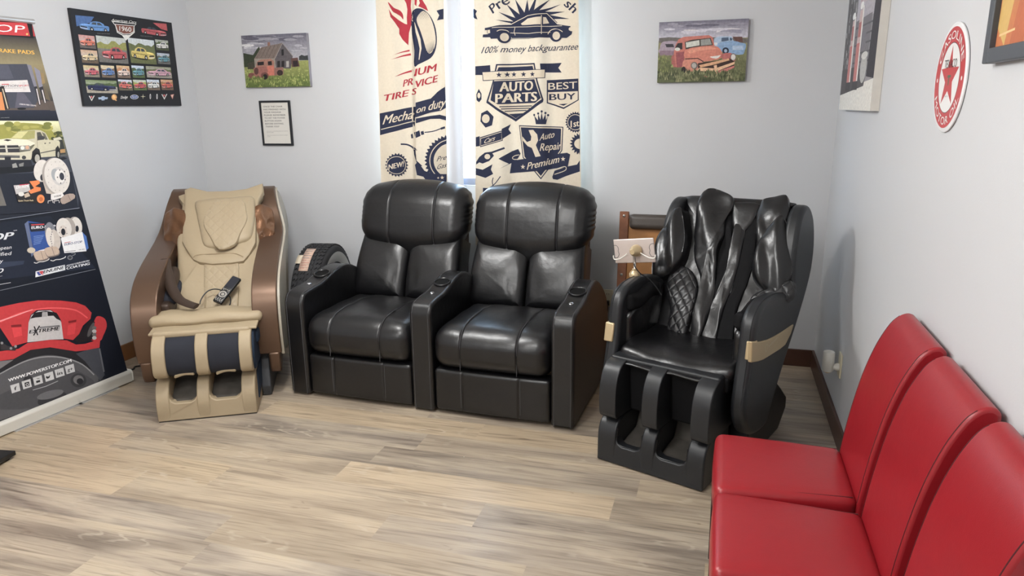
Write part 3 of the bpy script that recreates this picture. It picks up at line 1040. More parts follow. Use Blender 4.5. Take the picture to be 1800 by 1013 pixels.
# remote control lying on the seat, with its curled cord
def remote():
    P0 = BP0 + bn * 0.075
    t = thing('remote_control', 'black remote control with silver buttons lying on the tan massage chair', 'remote control', (0, 0, 0))
    cc = cr(360, 440, 6.753)
    e = np.array((0, 0.735, 0.625)); e /= np.linalg.norm(e)
    n = np.array((0, -e[2], e[1]))
    O = BP0 + bn * 0.098

    def q(x, y, off):
        return TF.world(TF.plane(*cc(x, y), O + n * off, n))
    cs = [q(*c, 0.02) for c in ((118, 668), (228, 708), (402, 390), (305, 345))]
    o_ = sum(cs) / 4
    exv = (cs[1] - cs[0] + cs[2] - cs[3]); exv /= np.linalg.norm(exv)
    nw = TF.M.T @ n
    eyv = np.cross(nw, exv)
    w = (np.linalg.norm(cs[1] - cs[0]) + np.linalg.norm(cs[2] - cs[3])) / 2
    h = (np.linalg.norm(cs[3] - cs[0]) + np.linalg.norm(cs[2] - cs[1])) / 2
    R = Matrix((tuple(exv), tuple(eyv), tuple(nw))).transposed().to_4x4()
    t.matrix_world = Matrix.Translation(Vector(o_ + TF.M.T @ e * 0.03)) @ R
    Geo().cushion((0, 0, 0.0), (w, h, 0.022), 0.008, 4).build('body', M_DARKP, t)
    Geo().box((-w * 0.40, h * 0.06, 0.0105), (w * 0.40, h * 0.46, 0.0122)).build('screen', mat('remote_screen', C(40, 42, 50), 0.15, bump=0.01), t, bevel=0.0005)
    Geo().lathe([(w * 0.40, 0.010), (w * 0.40, 0.013), (w * 0.26, 0.013), (w * 0.26, 0.010)], (0, -h * 0.21, 0), n=24).build('dial', M_SILV, t)
    Geo().lathe([(w * 0.17, 0.010), (w * 0.17, 0.0135), (0.0003, 0.014)], (0, -h * 0.21, 0), n=20).build('button', M_SILV, t)
    for bx_, by_ in [(-0.3, -0.02), (-0.1, -0.02), (0.1, -0.02), (0.3, -0.02), (-0.25, -0.055), (0.25, -0.055)] + [(u, v) for v in (-0.37, -0.41) for u in (-0.33, -0.11, 0.11, 0.33)] + [(u, -0.445) for u in (-0.22, 0.0, 0.22)]:
        Geo().cushion((bx_ * w, by_ * h, 0.0115), (w * 0.13, h * 0.022, 0.004), 0.0015, 2).build('button', M_SILV, t)
    cord = [q(*c, d) for c, d in (((215, 700), 0.02), ((262, 690), 0.012), ((300, 640), 0.008), ((305, 580), 0.006), ((285, 540), 0.006), ((215, 485), 0.004), ((130, 462), 0.006), ((50, 478), 0.008), ((-10, 530), 0.008), ((-50, 600), 0.008), ((-58, 640), 0.008))]
    inv = t.matrix_world.inverted()
    Geo().tube([tuple(inv @ Vector(p)) for p in cord], 0.0035, 8).build('cord', M_DARKP, t)
    return t


remote()

# ------------------------------------------------------------------ black massage chair
BF = Frame((3.455, -1.62), -21.0)
blk = thing('massage_chair', 'black massage chair with gold side plates, quilted waist pads and tablet holder', 'massage chair', (BF.O[0], BF.O[1], 0), BF.a)
BP = [(0.20, 0.22), (0.135, 0.30), (0.118, 0.38), (0.135, 0.47), (0.155, 0.56), (0.168, 0.66), (0.180, 0.715), (0.215, 0.757), (0.285, 0.782), (0.38, 0.788), (0.49, 0.776), (0.585, 0.756),
      (0.635, 0.757), (0.655, 0.79), (0.657, 0.86), (0.672, 0.95), (0.71, 1.04), (0.76, 1.10), (0.82, 1.122), (0.885, 1.105), (0.945, 1.045), (0.975, 0.95),
      (0.965, 0.84), (0.90, 0.71), (0.76, 0.55), (0.61, 0.40), (0.48, 0.25), (0.42, 0.185), (0.31, 0.185)]
bprof = [tuple(q) for q in spline(BP, 3, True)]
for sg in (1, -1):
    def mb(q, sg=sg):
        k = max(0.0, (q[2] - 0.80) / 0.32)
        return (sg * (abs(q[0]) - 0.012 * k), q[1], q[2])
    a, b = (0.285, 0.352) if sg > 0 else (0.262, 0.325)
    sd_ = Geo().prism(bprof, min(sg * a, sg * b), max(sg * a, sg * b), 0, 0, mb).build('side_shell', M_SHELL, blk, bevel=0.02, seg=4)
    seam(sd_, [((0.3325 if sg > 0 else -0.3055), q[0] - 0.0002, q[1] + 0.0004) for q in BP[2:12]], 0.0016, M_DARKP)
    # gold plate that wraps from the front edge on to the side
    if sg > 0:
        c6 = cr(1250, 560, 4.824)
        px_ = [(345, 199), (380, 201), (430, 193), (480, 180), (540, 150), (600, 115), (650, 82), (697, 50), (672, 130), (625, 225), (580, 262), (520, 300), (440, 350), (395, 366), (340, 375)]
        ol = [tuple(BF.plane(*c6(*q), (0.355, 0, 0), (1, 0, 0))[1:]) for q in px_]
        gp = Geo().prism(ol, 0.340, 0.358).build('gold_plate', M_GOLD, sd_, bevel=0.004)
        zt, zb = ol[0][1], ol[-1][1]
        PALE = C(214, 204, 182)
        for k in range(20):
            w0, w1 = 2 * math.pi * k / 20, 2 * math.pi * (k + 1) / 20
            gp_q = [(0.3585, 0.315 + r_ * math.cos(w), 0.577 + r_ * math.sin(w)) for r_, w in ((0.018, w0), (0.018, w1), (0.014, w1), (0.014, w0))]
            mark_ = (mark_ if k else Geo()).add(gp_q, [(0, 1, 2, 3)])
        for k in range(8):
            y_ = 0.345 + 0.016 * k
            mark_.add([(0.3585, y_, 0.570 + 0.0012 * k), (0.3585, y_ + 0.010, 0.571 + 0.0012 * k), (0.3585, y_ + 0.010, 0.581 + 0.0012 * k), (0.3585, y_, 0.580 + 0.0012 * k)], [(0, 1, 2, 3)])
        mark_.build('emblem', mat('pale_etching', C(206, 194, 170), 0.5, metal=0.2, bump=0.02), gp, smooth=False)
        Geo().prism([(0.150, zb + 0.002), (0.160, zt - 0.012), (0.20, zt - 0.012), (0.19, zb + 0.002)], 0.322, 0.357).build('plate_end', M_GOLD, gp, bevel=0.006)
    else:
        gp = Geo().prism([(0.140, 0.525), (0.155, 0.612), (0.36, 0.60), (0.33, 0.515)], -0.331, -0.285).build('gold_plate', M_GOLD, sd_, bevel=0.006)
    # shoulder air bag inside the wing
    ol = spline([(-0.07, -0.20), (-0.10, -0.05), (-0.06, 0.10), (-0.01, 0.19), (0.03, 0.15), (0.075, 0.03), (0.065, -0.10), (0.0, -0.17)], 5, True)
    ol = [(sg * q[0] * -1, q[1]) for q in ol]
    e3 = Vector((0, 0.42, 0.90)).normalized()
    x3 = Vector((1.0, 0.30 * sg, -0.1)).normalized()
    n3 = x3.cross(e3)
    if n3.y > 0:
        n3 = -n3
    Geo().pillow(ol, 0.045, (sg * 0.245, 0.66, 0.905), x3, e3, n3, rings=10, p=2.4, base=0.07,
                 deform=lambda u, v, h: (0.008 * math.sin(u * 60 + v * 18) if h > 0.01 else 0)).build('shoulder_pad', M_PUFF, blk)
    # dark inside of the arm with soft cuffs
    Geo().cushion((sg * 0.265, 0.40, 0.58), (0.05, 0.34, 0.22), 0.022, 8, (0.012, 0, 0), lambda x, y, z: (x, y, z + 0.25 * y + 0.01 * math.sin(y * 40))).build('arm_cuff', M_PUFF, blk)
    Geo().cushion((sg * 0.262, 0.38, 0.70), (0.05, 0.30, 0.08), 0.022, 8, (0.012, 0, 0), lambda x, y, z: (x, y, z + 0.08 * y + 0.008 * math.sin(y * 30))).build('arm_airbag', M_MESH, blk)

# base
g = Geo()
for sg in (-1, 1):
    a, b = sorted((sg * 0.21, sg * 0.30))
    g.prism([(0.33, 0.0), (0.33, 0.12), (0.40, 0.25), (0.60, 0.36), (0.80, 0.22), (0.905, 0.14), (0.905, 0.08), (0.80, 0.0)], a, b)
g.box((-0.21, 0.40, 0.02), (0.21, 0.78, 0.30))
g.build('base', M_DARKP, blk, bevel=0.010)

# back rest
QB0 = np.array((0, 0.50, 0.44))
qe = np.array((0, 0.38, 0.69))
qe /= np.linalg.norm(qe)
qn = np.array((0, -qe[2], qe[1]))


def bpl(px, py, off=0.0):
    q = BF.plane(px, py, QB0 + qn * off, qn) - QB0
    return (q[0], float(np.dot(q, qe)))


c6 = cr(1030, 310, 1.777)


def pads(name, pts, off, T, m, p=3.0, parent=None, n=4, rings=8, base=0.02, deform=None, pr=None, cc=c6):
    ol = [bpl(*cc(*q), off + T * 0.6) for q in pts]
    ol = spline(ol, n, True)
    return Geo().pillow(ol, T, QB0 + qn * off, EX, qe, qn, rings=rings, p=p, base=base, deform=deform).build(name, m, parent or blk)


olb = spline([(-0.27, -0.04), (-0.275, 0.25), (-0.268, 0.55), (-0.262, 0.73), (-0.24, 0.775), (0.24, 0.775), (0.262, 0.73), (0.268, 0.55), (0.275, 0.25), (0.27, -0.04)], 4, True)


def fold(u, v, h):
    return (0.004 * math.sin(v * 22 + u * 20 + 2 * math.sin(u * 22)) + 0.002 * math.sin(v * 45 - u * 30)) if h > 0.01 else 0


bk = Geo().pillow(olb, 0.05, QB0, EX, qe, qn, rings=10, p=4.0, base=0.16, deform=fold).build('backrest', M_PUFF, blk)
# top edge of the hard back behind the flaps
Geo().cushion((0.0, 0.0, 0.0), (0.52, 0.07, 0.055), 0.02, 6, M=Matrix.Translation(Vector((0, 0.935, 1.085)))).build('back_top', M_SHELL, blk)
pads('neck_pad', [(455, 85), (470, 80), (540, 85), (530, 130), (500, 170), (475, 190), (455, 150)], 0.045, 0.02, M_PUFF)
# mesh strips and the glossy strip between them
pads('mesh_strip', [(432, 120), (455, 130), (458, 200), (440, 300), (415, 370), (385, 430), (360, 520), (335, 530), (340, 440), (372, 380), (395, 320), (405, 220)], 0.045, 0.016, M_MESH, 4, deform=fold)
pads('mesh_strip', [(500, 150), (528, 120), (535, 170), (530, 240), (505, 330), (470, 430), (455, 530), (440, 560), (400, 540), (420, 440), (445, 360), (470, 280), (488, 200)], 0.045, 0.016, M_MESH, 4, deform=fold)
pads('centre_strip', [(470, 140), (492, 135), (495, 190), (482, 260), (462, 330), (438, 400), (415, 470), (398, 522), (352, 508), (362, 460), (395, 390), (420, 330), (445, 250), (458, 180)], 0.05, 0.022, M_PUFF, 3.5, deform=fold)
# the two draped head flaps
pads('head_flap', [(345, 105), (358, 58), (372, 38), (392, 33), (422, 42), (456, 61), (457, 95), (436, 130), (431, 180), (412, 232), (406, 300), (398, 380), (374, 460), (346, 522), (318, 526), (338, 450), (356, 370), (353, 310), (335, 250), (336, 170)], 0.06, 0.026, M_PUFF, 3.4,
     deform=lambda u, v, h: (0.010 * math.sin(v * 17 + u * 26) + 0.005 * math.sin(v * 40 - u * 30) if h > 0.006 else 0))
pads('head_flap', [(530, 112), (541, 88), (553, 67), (585, 60), (622, 54), (633, 80), (635, 132), (604, 160), (576, 185), (562, 208), (572, 250), (580, 290), (556, 305), (532, 318), (520, 300), (526, 250), (534, 190)], 0.06, 0.026, M_PUFF, 3.4,
     deform=lambda u, v, h: (0.010 * math.sin(v * 19 - u * 24) + 0.005 * math.sin(v * 38 + u * 30) if h > 0.006 else 0))
# quilted waist pads
pads('waist_pad', [(262, 300), (290, 277), (322, 288), (343, 325), (347, 365), (338, 410), (318, 470), (300, 530), (268, 512), (250, 480), (262, 420), (250, 345)], 0.055, 0.03, M_QBLK, 3.4)
pads('waist_pad', [(502, 405), (520, 370), (570, 345), (620, 325), (650, 330), (640, 380), (560, 420), (520, 460), (500, 520), (470, 505), (475, 450)], 0.065, 0.03, M_QBLK, 3.4)


# seat
def bseat(x, y, z):
    dr = 0.055 * max(0, (-y - 0.06) / 0.16) ** 2
    return (x, y - 0.02 * (1 - (x / 0.27) ** 2) * (1 if y < 0 else 0), z - dr * 0.4 + 0.018 * (x / 0.27) ** 2 * (1 if z > 0 else 0.6) + 0.003 * math.sin(x * 33 + y * 25))


Geo().cushion((0.015, 0.365, 0.487), (0.54, 0.44, 0.06), 0.029, 12, (0, 0.006, 0.008), bseat).build('seat', M_PUFF, blk)
Geo().cushion((0.01, 0.33, 0.44), (0.52, 0.40, 0.07), 0.015, 6).build('seat_frame', M_MESH, blk)
Geo().cushion((0.0, 0.15, 0.470), (0.50, 0.16, 0.012), 0.005, 10, (0, 0.003, 0.002), lambda x, y, z: (x, y + 0.005 * math.sin(x * 20), z + 0.003 * math.sin(x * 36) - 0.1 * max(0, -y))).build('flap', M_PUFF, blk)

# calf and foot rests
calf = sm([(0.005, 0.222), (-0.008, 0.25), (-0.010, 0.33), (0.0, 0.40), (0.03, 0.452), (0.08, 0.476), (0.15, 0.48)]) + [(0.27, 0.46), (0.27, 0.222)]
cwell = sm([(0.13, 0.225), (0.125, 0.30), (0.12, 0.38), (0.115, 0.43), (0.13, 0.462), (0.16, 0.468)]) + [(0.26, 0.45), (0.26, 0.225)]
cu = leg_unit('calf_rest', blk, [(-0.262, -0.178), (-0.052, 0.022), (0.172, 0.252)], calf, -0.262, 0.252, [(-0.182, -0.048), (0.018, 0.176)], M_SHELL, M_MESH, M_MESH, wellprof=cwell)
Geo().cushion((-0.005, 0.135, 0.474), (0.512, 0.10, 0.024), 0.011, 8).build('calf_rest_top', M_SHELL, cu)
foot = [(0.0, 0.004)] + sm([(0.0, 0.012), (0.0, 0.10), (0.006, 0.155), (0.03, 0.195), (0.075, 0.215), (0.13, 0.22)]) + [(0.27, 0.215), (0.27, 0.06), (0.20, 0.004)]
flip = 0.094
fwell = [(0.03, 0.01), (0.03, 0.085), (0.06, 0.082), (0.20, 0.115), (0.245, 0.21), (0.265, 0.21), (0.265, 0.06), (0.20, 0.01)]
fu = leg_unit('foot_rest', blk, [(-0.272, -0.180), (-0.055, 0.012), (0.158, 0.238)], foot, -0.272, 0.238, [(-0.185, -0.05), (0.008, 0.163)], M_SHELL, M_DUSTY, M_MESH, lip=flip, wellprof=fwell)
for xs_ in ((-0.178, -0.057), (0.014, 0.156)):
    xm_, hw_ = (xs_[0] + xs_[1]) / 2, (xs_[1] - xs_[0]) / 2
    Geo().tube([(xm_ - hw_, 0.02, 0.17), (xm_ - hw_, 0.012, 0.12), (xm_ - hw_ * 0.75, 0.010, 0.098), (xm_, 0.012, 0.094), (xm_ + hw_ * 0.75, 0.010, 0.098), (xm_ + hw_, 0.012, 0.12), (xm_ + hw_, 0.02, 0.17)], 0.003, 6).build('piping', M_PUFF, fu)

# tablet holder clamped on the left arm: foot, bent stem, ball joint
c1 = cr(1060, 320, 5.067)
hb = BF.plane(*c1(295, 880), (-0.31, 0, 0), (1, 0, 0))
hb = np.array((-0.315, 0.40, 0.787))
TD = 0.43                                  # how far back the tablet hangs, in the chair's own depth


def tp(x, y, d=0.0):
    return BF.plane(*c1(x, y), (0, TD + d, 0), (0, 1, 0))


hj = tp(275, 620, -0.03)
hold = Geo().lathe([(0.026, 0.0), (0.026, 0.012), (0.022, 0.020), (0.012, 0.030), (0.012, 0.036), (0.0003, 0.038)], hb - np.array((0, 0, 0.004)), (0, -0.1, 1), 24).build('tablet_holder', M_GOLD, blk)
st0 = hb + np.array((0, 0, 0.03))
Geo().tube([st0, st0 * 0.6 + hj * 0.4 + np.array((-0.004, 0.01, 0)), hj + np.array((0, 0.0, -0.012))], 0.0065, 10).build('stem', M_SILV, hold)
Geo().lathe([(0.0003, -0.018), (0.012, -0.018), (0.017, -0.010), (0.024, 0.0), (0.028, 0.012), (0.030, 0.022), (0.030, 0.026), (0.0003, 0.026)], hj, (0, 1, 0), 28).build('ball_joint', M_GOLD, hold)
# spring wire that grips the tablet, on both sides of the joint
for pts in (((215, 640), (180, 668), (140, 688), (105, 690), (94, 675), (94, 655)), ((330, 632), (370, 655), (410, 675), (450, 680), (466, 668), (466, 648))):
    Geo().tube([tp(*q, -0.014) for q in pts], 0.003, 6).build('grip_wire', M_WPLAST, hold)

# the tablet itself, seen from behind
cs = [tp(*q) for q in ((103, 726), (462, 718), (450, 498), (94, 515))]
cw = [BF.world(q) for q in cs]
tab = thing('tablet', 'pale rose tablet held above the left arm of the black massage chair', 'tablet')
exv = (cw[1] - cw[0] + cw[2] - cw[3]); tw = np.linalg.norm(exv) / 2; exv /= np.linalg.norm(exv)
nw = BF.M.T @ np.array((0, -1.0, 0))
eyv = np.cross(nw, exv)
th = (np.linalg.norm(cw[3] - cw[0]) + np.linalg.norm(cw[2] - cw[1])) / 2
tab.matrix_world = Matrix.Translation(Vector(sum(cw) / 4 - nw * 0.006)) @ Matrix((tuple(exv), tuple(eyv), tuple(nw))).transposed().to_4x4()
Geo().cushion((0, 0, 0), (tw, th, 0.010), 0.0045, 4).build('back_cover', M_ROSE, tab)
Geo().box((-tw * 0.47, -th * 0.45, -0.0055), (tw * 0.47, th * 0.45, -0.0048)).build('screen', mat('tablet_screen', C(20, 21, 24), 0.12, bump=0.01), tab)
for sx_ in (-1, 1):
    Geo().tube([(sx_ * tw * 0.5, th * 0.27, 0.0052), (sx_ * tw * 0.42, th * 0.24, 0.0054), (sx_ * tw * 0.385, th * 0.12, 0.0054), (sx_ * tw * 0.395, 0, 0.0054), (sx_ * tw * 0.38, -th * 0.12, 0.0054), (sx_ * tw * 0.42, -th * 0.24, 0.0054), (sx_ * tw * 0.5, -th * 0.27, 0.0052)], 0.0012, 6).build('grip_edge', M_SEAM, tab)
# its charging cable
cb_ = Geo().tube([BF.world(q) for q in (hb + np.array((0.004, -0.016, 0.06)), hb + np.array((0.012, -0.020, 0.045)), hb + np.array((0.036, -0.006, 0.012)), hb + np.array((0.06, 0.02, -0.01)), hb + np.array((0.10, 0.03, -0.05)), hb + np.array((0.125, 0.04, -0.09)))], 0.0028, 6).build('charging_cable', M_DARKP)
tag(cb_, 'thin black cable running from the tablet stem down into the chair arm', 'cable')

# ------------------------------------------------------------------ wooden creeper leaning behind the black chair
cre = thing('mechanic_creeper', 'worn wooden mechanic creeper with dark leather head roll, leaning on the wall behind the tablet', 'creeper', (3.335, -0.17, 0.0), 0)
cre.rotation_euler = (math.radians(-7.5), 0, 0)
hwc = 0.225
for sx_ in (-1, 1):
    r_ = Geo().box((sx_ * hwc - 0.028, -0.018, 0.02), (sx_ * hwc + 0.028, 0.018, 0.945)).build('side_rail', M_WOODR, cre, bevel=0.004)
    for z_ in (0.918, 0.55, 0.06):
        Geo().lathe([(0.009, 0.0), (0.009, 0.003), (0.005, 0.006), (0.0003, 0.007)], (sx_ * hwc, -0.018, z_), (0, -1, 0), 14).build('bolt', M_SILV, r_)
Geo().box((-hwc + 0.028, -0.002, 0.06), (hwc - 0.028, 0.012, 0.90)).build('board', M_WOOD, cre, bevel=0.002)
Geo().cushion((0, -0.028, 0.885), (2 * (hwc - 0.036), 0.055, 0.092), 0.027, 8).build('head_roll', M_HEADL, cre)
Geo().box((-hwc + 0.028, -0.012, 0.03), (hwc - 0.028, 0.012, 0.06)).build('cross_rail', M_WOODR, cre, bevel=0.003)

# ------------------------------------------------------------------ spare tire
tirec = np.array((1.15, -0.388, 0.34))
ax = Vector((0.985, 0.172, 0)).normalized()
tire = thing('tire', 'black whitewall tire with a paper label, standing between tan chair and recliner', 'tire', (tirec[0], tirec[1], 0), math.atan2(ax.y, ax.x))
TR = 0.3415
tire.scale = (0.92, 1.04, 1.04)
TWD = 0.105
prof = [(0.195, -0.07), (0.20, -0.085), (0.225, -0.098), (0.262, -0.107), (0.29, -0.11), (0.312, -0.106), (0.327, -0.096), (0.333, -0.085), (0.336, -0.05), (0.337, 0.0), (0.336, 0.05), (0.333, 0.085), (0.327, 0.096),
        (0.312, 0.106), (0.29, 0.11), (0.262, 0.107), (0.225, 0.098), (0.20, 0.085), (0.195, 0.07), (0.195, -0.07)]
mats_i = [0, 0, 1, 1, 0, 0, 0, 0, 0, 0, 0, 0, 0, 0, 1, 1, 0, 0, 0]
Geo().lathe(prof, (0, 0, TR), (1, 0, 0), 72, mats=mats_i).build('casing', [M_RUB, M_WHITEW], tire, sharp=50)
g = Geo()
NT = 60
for k in range(NT):
    w0 = 2 * math.pi * k / NT
    for row, (xa, xb, sk) in enumerate(((-0.092, -0.052, 0.5), (-0.046, -0.006, -0.5), (0.000, 0.040, 0.5), (0.046, 0.092, -0.5))):
        zz = []
        for t in range(5):
            x_ = xa + (xb - xa) * t / 4
            zz.append((x_, w0 + 0.018 * (1 if t % 2 else -1) + sk * 0.03 * t / 4))
        dw = 2 * math.pi / NT * 0.62
        vs_ = []
        for rr in (0.3355, 0.3415):
            for sgn in (0, 1):
                for x_, w_ in zz:
                    r_ = rr - (0.003 if abs(x_) > 0.085 else 0)
                    vs_.append((x_, r_ * math.cos(w_ + sgn * dw), TR + r_ * math.sin(w_ + sgn * dw)))
        n = len(zz)
        fs = []
        for i in range(n - 1):
            fs.append((2 * n + i, 2 * n + i + 1, 3 * n + i + 1, 3 * n + i))
            fs.append((i, i + 1, 2 * n + i + 1, 2 * n + i))
            fs.append((n + i, 3 * n + i, 3 * n + i + 1, n + i + 1))
        fs += [(0, 2 * n, 3 * n, n), (n - 1, 2 * n - 1, 4 * n - 1, 3 * n - 1)]
        g.add(vs_, fs)
tr_ = g.build('tread', M_RUB, tire, smooth=False)
# paper label stuck on the tread
lab = Geo()


def on_tread(x, w, r=0.3435):
    return (x, r * math.cos(w), TR + r * math.sin(w))


def lab_patch(x0, x1, w0, w1, col, r, nn=8):
    for i in range(nn):
        wa, wb = w0 + (w1 - w0) * i / nn, w0 + (w1 - w0) * (i + 1) / nn
        lab.add([on_tread(x0, wa, r), on_tread(x1, wa, r), on_tread(x1, wb, r), on_tread(x0, wb, r)], [(0, 1, 2, 3)], 0, [col])


WB = math.radians(180)
lab_patch(-0.055, 0.012, math.radians(106), math.radians(139), C(208, 178, 160), 0.3435)
lab_patch(-0.092, -0.055, math.radians(118), math.radians(130), C(222, 208, 186), 0.3436)
for k in range(9):
    wv_ = math.radians(108 + 3.4 * k)
    lab_patch(-0.049, 0.006 - 0.012 * (k % 3), wv_, wv_ + math.radians(0.9), C(190, 140, 128) if k > 4 else C(150, 140, 140), 0.3440, 2)
lab.build('paper_label', M_PAPER, tire, solid=0.0006)

# ------------------------------------------------------------------ printed things
_glyph = {}


def glyphs(body, bold, shear, space):
    key = (body, bold, shear, space)
    if key in _glyph:
        return _glyph[key]
    cu_ = bpy.data.curves.new('t', 'FONT')
    cu_.body = body
    cu_.resolution_u = 3
    cu_.offset = bold
    cu_.shear = shear
    cu_.space_character = space
    cu_.fill_mode = 'FRONT'
    o = bpy.data.objects.new('t', cu_)
    COL.objects.link(o)
    me = bpy.data.meshes.new_from_object(o.evaluated_get(bpy.context.evaluated_depsgraph_get()))
    V_ = [(v.co.x, v.co.y) for v in me.vertices]
    F_ = [tuple(p.vertices) for p in me.polygons]
    bpy.data.objects.remove(o)
    bpy.data.curves.remove(cu_)
    bpy.data.meshes.remove(me)
    _glyph[key] = (V_, F_)
    return _glyph[key]


class Art:
    """flat print: outlines drawn in layers on a surface"""
    EPS = 0.0001

    def __init__(s, geo, xf, place, mat=0, edge=None, eps=None):
        s.g, s.xf, s.place, s.m, s.edge = geo, xf, place, mat, edge
        s.boxes = []
        s.eps = eps or Art.EPS
        s.rect = None

    def layer(s, P):
        xs, ys = [p[0] for p in P], [p[1] for p in P]
        b = (min(xs), min(ys), max(xs), max(ys))
        l = 1
        for c, k in s.boxes:
            if c[0] < b[2] and c[2] > b[0] and c[1] < b[3] and c[3] > b[1]:
                l = max(l, k + 1)
        s.boxes.append((b, l))
        return l

    def tris(s, P, T, col, cols=None):
        if s.rect:
            r = s.rect
            P = [(max(r[0], min(r[2], p[0])), max(r[1], min(r[3], p[1]))) for p in P]
        l = s.layer(P)
        for t in T:
            q = [P[i] for i in t]
            cc = [cols[i] for i in t] if cols else [col] * len(q)
            ar = sum(q[i][0] * q[(i + 1) % len(q)][1] - q[(i + 1) % len(q)][0] * q[i][1] for i in range(len(q)))
            if abs(ar) < 1e-12:
                continue
            if ar < 0:
                q, cc = q[::-1], cc[::-1]
            st = [(q, cc)]
            while st:
                q, cc = st.pop()
                if s.edge and len(q) == 3:
                    L = [abs(q[i][0] - q[(i + 1) % 3][0]) for i in range(3)]
                    i = max(range(3), key=lambda k: L[k])
                    if L[i] > s.edge:
                        a, b, c = i, (i + 1) % 3, (i + 2) % 3
                        m_ = tuple((u + v) / 2 for u, v in zip(q[a], q[b]))
                        mc = tuple((u + v) / 2 for u, v in zip(cc[a], cc[b]))
                        st.append(([q[a], m_, q[c]], [cc[a], mc, cc[c]]))
                        st.append(([m_, q[b], q[c]], [mc, cc[b], cc[c]]))
                        continue
                s.g.add([s.place(p[0], p[1], l * s.eps) for p in q], [tuple(range(len(q)))], s.m, [list(cc)])

    def poly(s, pts, col, sm=0):
        if sm:
            pts = [tuple(q) for q in spline(pts, sm, True)]
        P = [s.xf(*p) for p in pts]
        T = tessellate_polygon([[Vector((p[0], p[1], 0)) for p in P]])
        s.tris(P, T, col)

    def grad(s, pts, c0, c1):
        """four corners: c0 along the first edge, c1 along the opposite one"""
        n = 6
        a, b, c, d = [np.array(p, float) for p in pts]
        for k in range(n):
            t0, t1 = k / n, (k + 1) / n
            q = [a + (d - a) * t0, b + (c - b) * t0, b + (c - b) * t1, a + (d - a) * t1]
            m0 = tuple(u + (v - u) * t0 for u, v in zip(c0, c1))
            m1 = tuple(u + (v - u) * t1 for u, v in zip(c0, c1))
            P = [s.xf(*p) for p in q]
            s.tris(P, [(0, 1, 2), (0, 2, 3)], None, [m0, m0, m1, m1])

    def line(s, pts, w, col, sm=0, w2=None):
        if sm:
            pts = spline(pts, sm)
        pts = [np.array(p, float) for p in pts]
        n = len(pts)
        L, R_ = [], []
        for i, p in enumerate(pts):
            t = pts[min(i + 1, n - 1)] - pts[max(i - 1, 0)]
            t = t / (np.linalg.norm(t) + 1e-9)
            ww = w if w2 is None else w + (w2 - w) * i / (n - 1)
            nn = np.array((-t[1], t[0])) * ww / 2
            L.append(p + nn)
            R_.append(p - nn)
        P = [s.xf(*p) for p in L + R_]
        T = []
        for i in range(n - 1):
            T += [(i, i + 1, n + i + 1), (i, n + i + 1, n + i)]
        s.tris(P, T, col)

    def loop(s, pts, w, col):
        s.line(list(pts) + [pts[0]], w, col)

    def ell(s, cx, cy, rx, ry, col, n=24, rot=0.0, clip=None):
        c, q = math.cos(rot), math.sin(rot)
        pts = []
        for k in range(n):
            a = 2 * math.pi * k / n
            u, v = rx * math.cos(a), ry * math.sin(a)
            x, y = cx + u * c - v * q, cy + u * q + v * c
            pts.append((min(x, clip) if clip else x, y))
        s.poly(pts, col)

    def cog(s, cx, cy, r0, r1, n, col, ky=1.0, clip=None):
        pts = []
        for k in range(n * 2):
            a = math.pi * k / n
            r = r1 if k % 2 else r0
            x = cx + r * math.cos(a)
            pts.append((min(x, clip) if clip else x, cy + ky * r * math.sin(a)))
        s.poly(pts, col)

    def star(s, cx, cy, r, col, n=5, inner=0.4, rot=-math.pi / 2, ky=1.0):
        s.poly([(cx + (r if k % 2 == 0 else r * inner) * math.cos(rot + math.pi * k / n), cy + ky * (r if k % 2 == 0 else r * inner) * math.sin(rot + math.pi * k / n)) for k in range(2 * n)], col)

    def text(s, body, p0, p1, up, col, bold=0.0, shear=0.0, space=1.0, fn=None, clip=None):
        V0, F0 = glyphs(body, 0.0, shear, space)
        H = 0.73
        x0, x1 = min(v[0] for v in V0), max(v[0] for v in V0)
        p0, p1 = np.array(p0, float), np.array(p1, float)
        up = np.array((0, -up) if isinstance(up, (int, float)) else up, float)
        T = []
        for f in F0:
            T += [(f[0], f[i], f[i + 1]) for i in range(1, len(f) - 1)]
        # heavier letters are printed two or three times, a hair apart
        for k in ((-1, 1) if bold < 0.012 else (-1, 0, 1)) if bold else (0,):
            pts = []
            for x, y in V0:
                u, v = (x + k * bold * 0.95 - x0) / (x1 - x0), y / H
                q = fn(u, v) if fn else p0 + (p1 - p0) * u + up * v
                if clip:
                    q = (min(q[0], clip), q[1])
                pts.append(s.xf(*q))
            s.tris(pts, T, col)

    def blobs(s, box, n, cols, rx, ry, seed=1):
        r = random.Random(seed)
        for k in range(n):
            x, y = r.uniform(box[0], box[2]), r.uniform(box[1], box[3])
            s.ell(x, y, rx * r.uniform(0.5, 1.3), ry * r.uniform(0.5, 1.3), r.choice(cols), 10)


def tufts(a, box, n, cols, h, seed):
    """blades of grass in a printed field"""
    r = random.Random(seed)
    for k in range(n):
        x, y = r.uniform(box[0], box[2]), box[1] + (box[3] - box[1]) * (k + 0.5) / n
        c = r.choice(cols)
        for q in range(3):
            x_ = x + r.uniform(-h, h) * 0.8
            w, t, hh = h * r.uniform(0.12, 0.26), r.uniform(-0.35, 0.35) * h, h * r.uniform(0.6, 1.3)
            a.poly([(x_ - w, y), (x_ + t, y - hh), (x_ + w, y)], c)


def recentre(o):
    me = o.data
    c = sum((v.co for v in me.vertices), Vector()) / len(me.vertices)
    me.transform(Matrix.Translation(-c))
    o.location = c
    return o


BLACK, INK = C(22, 23, 28), C(24, 25, 30)


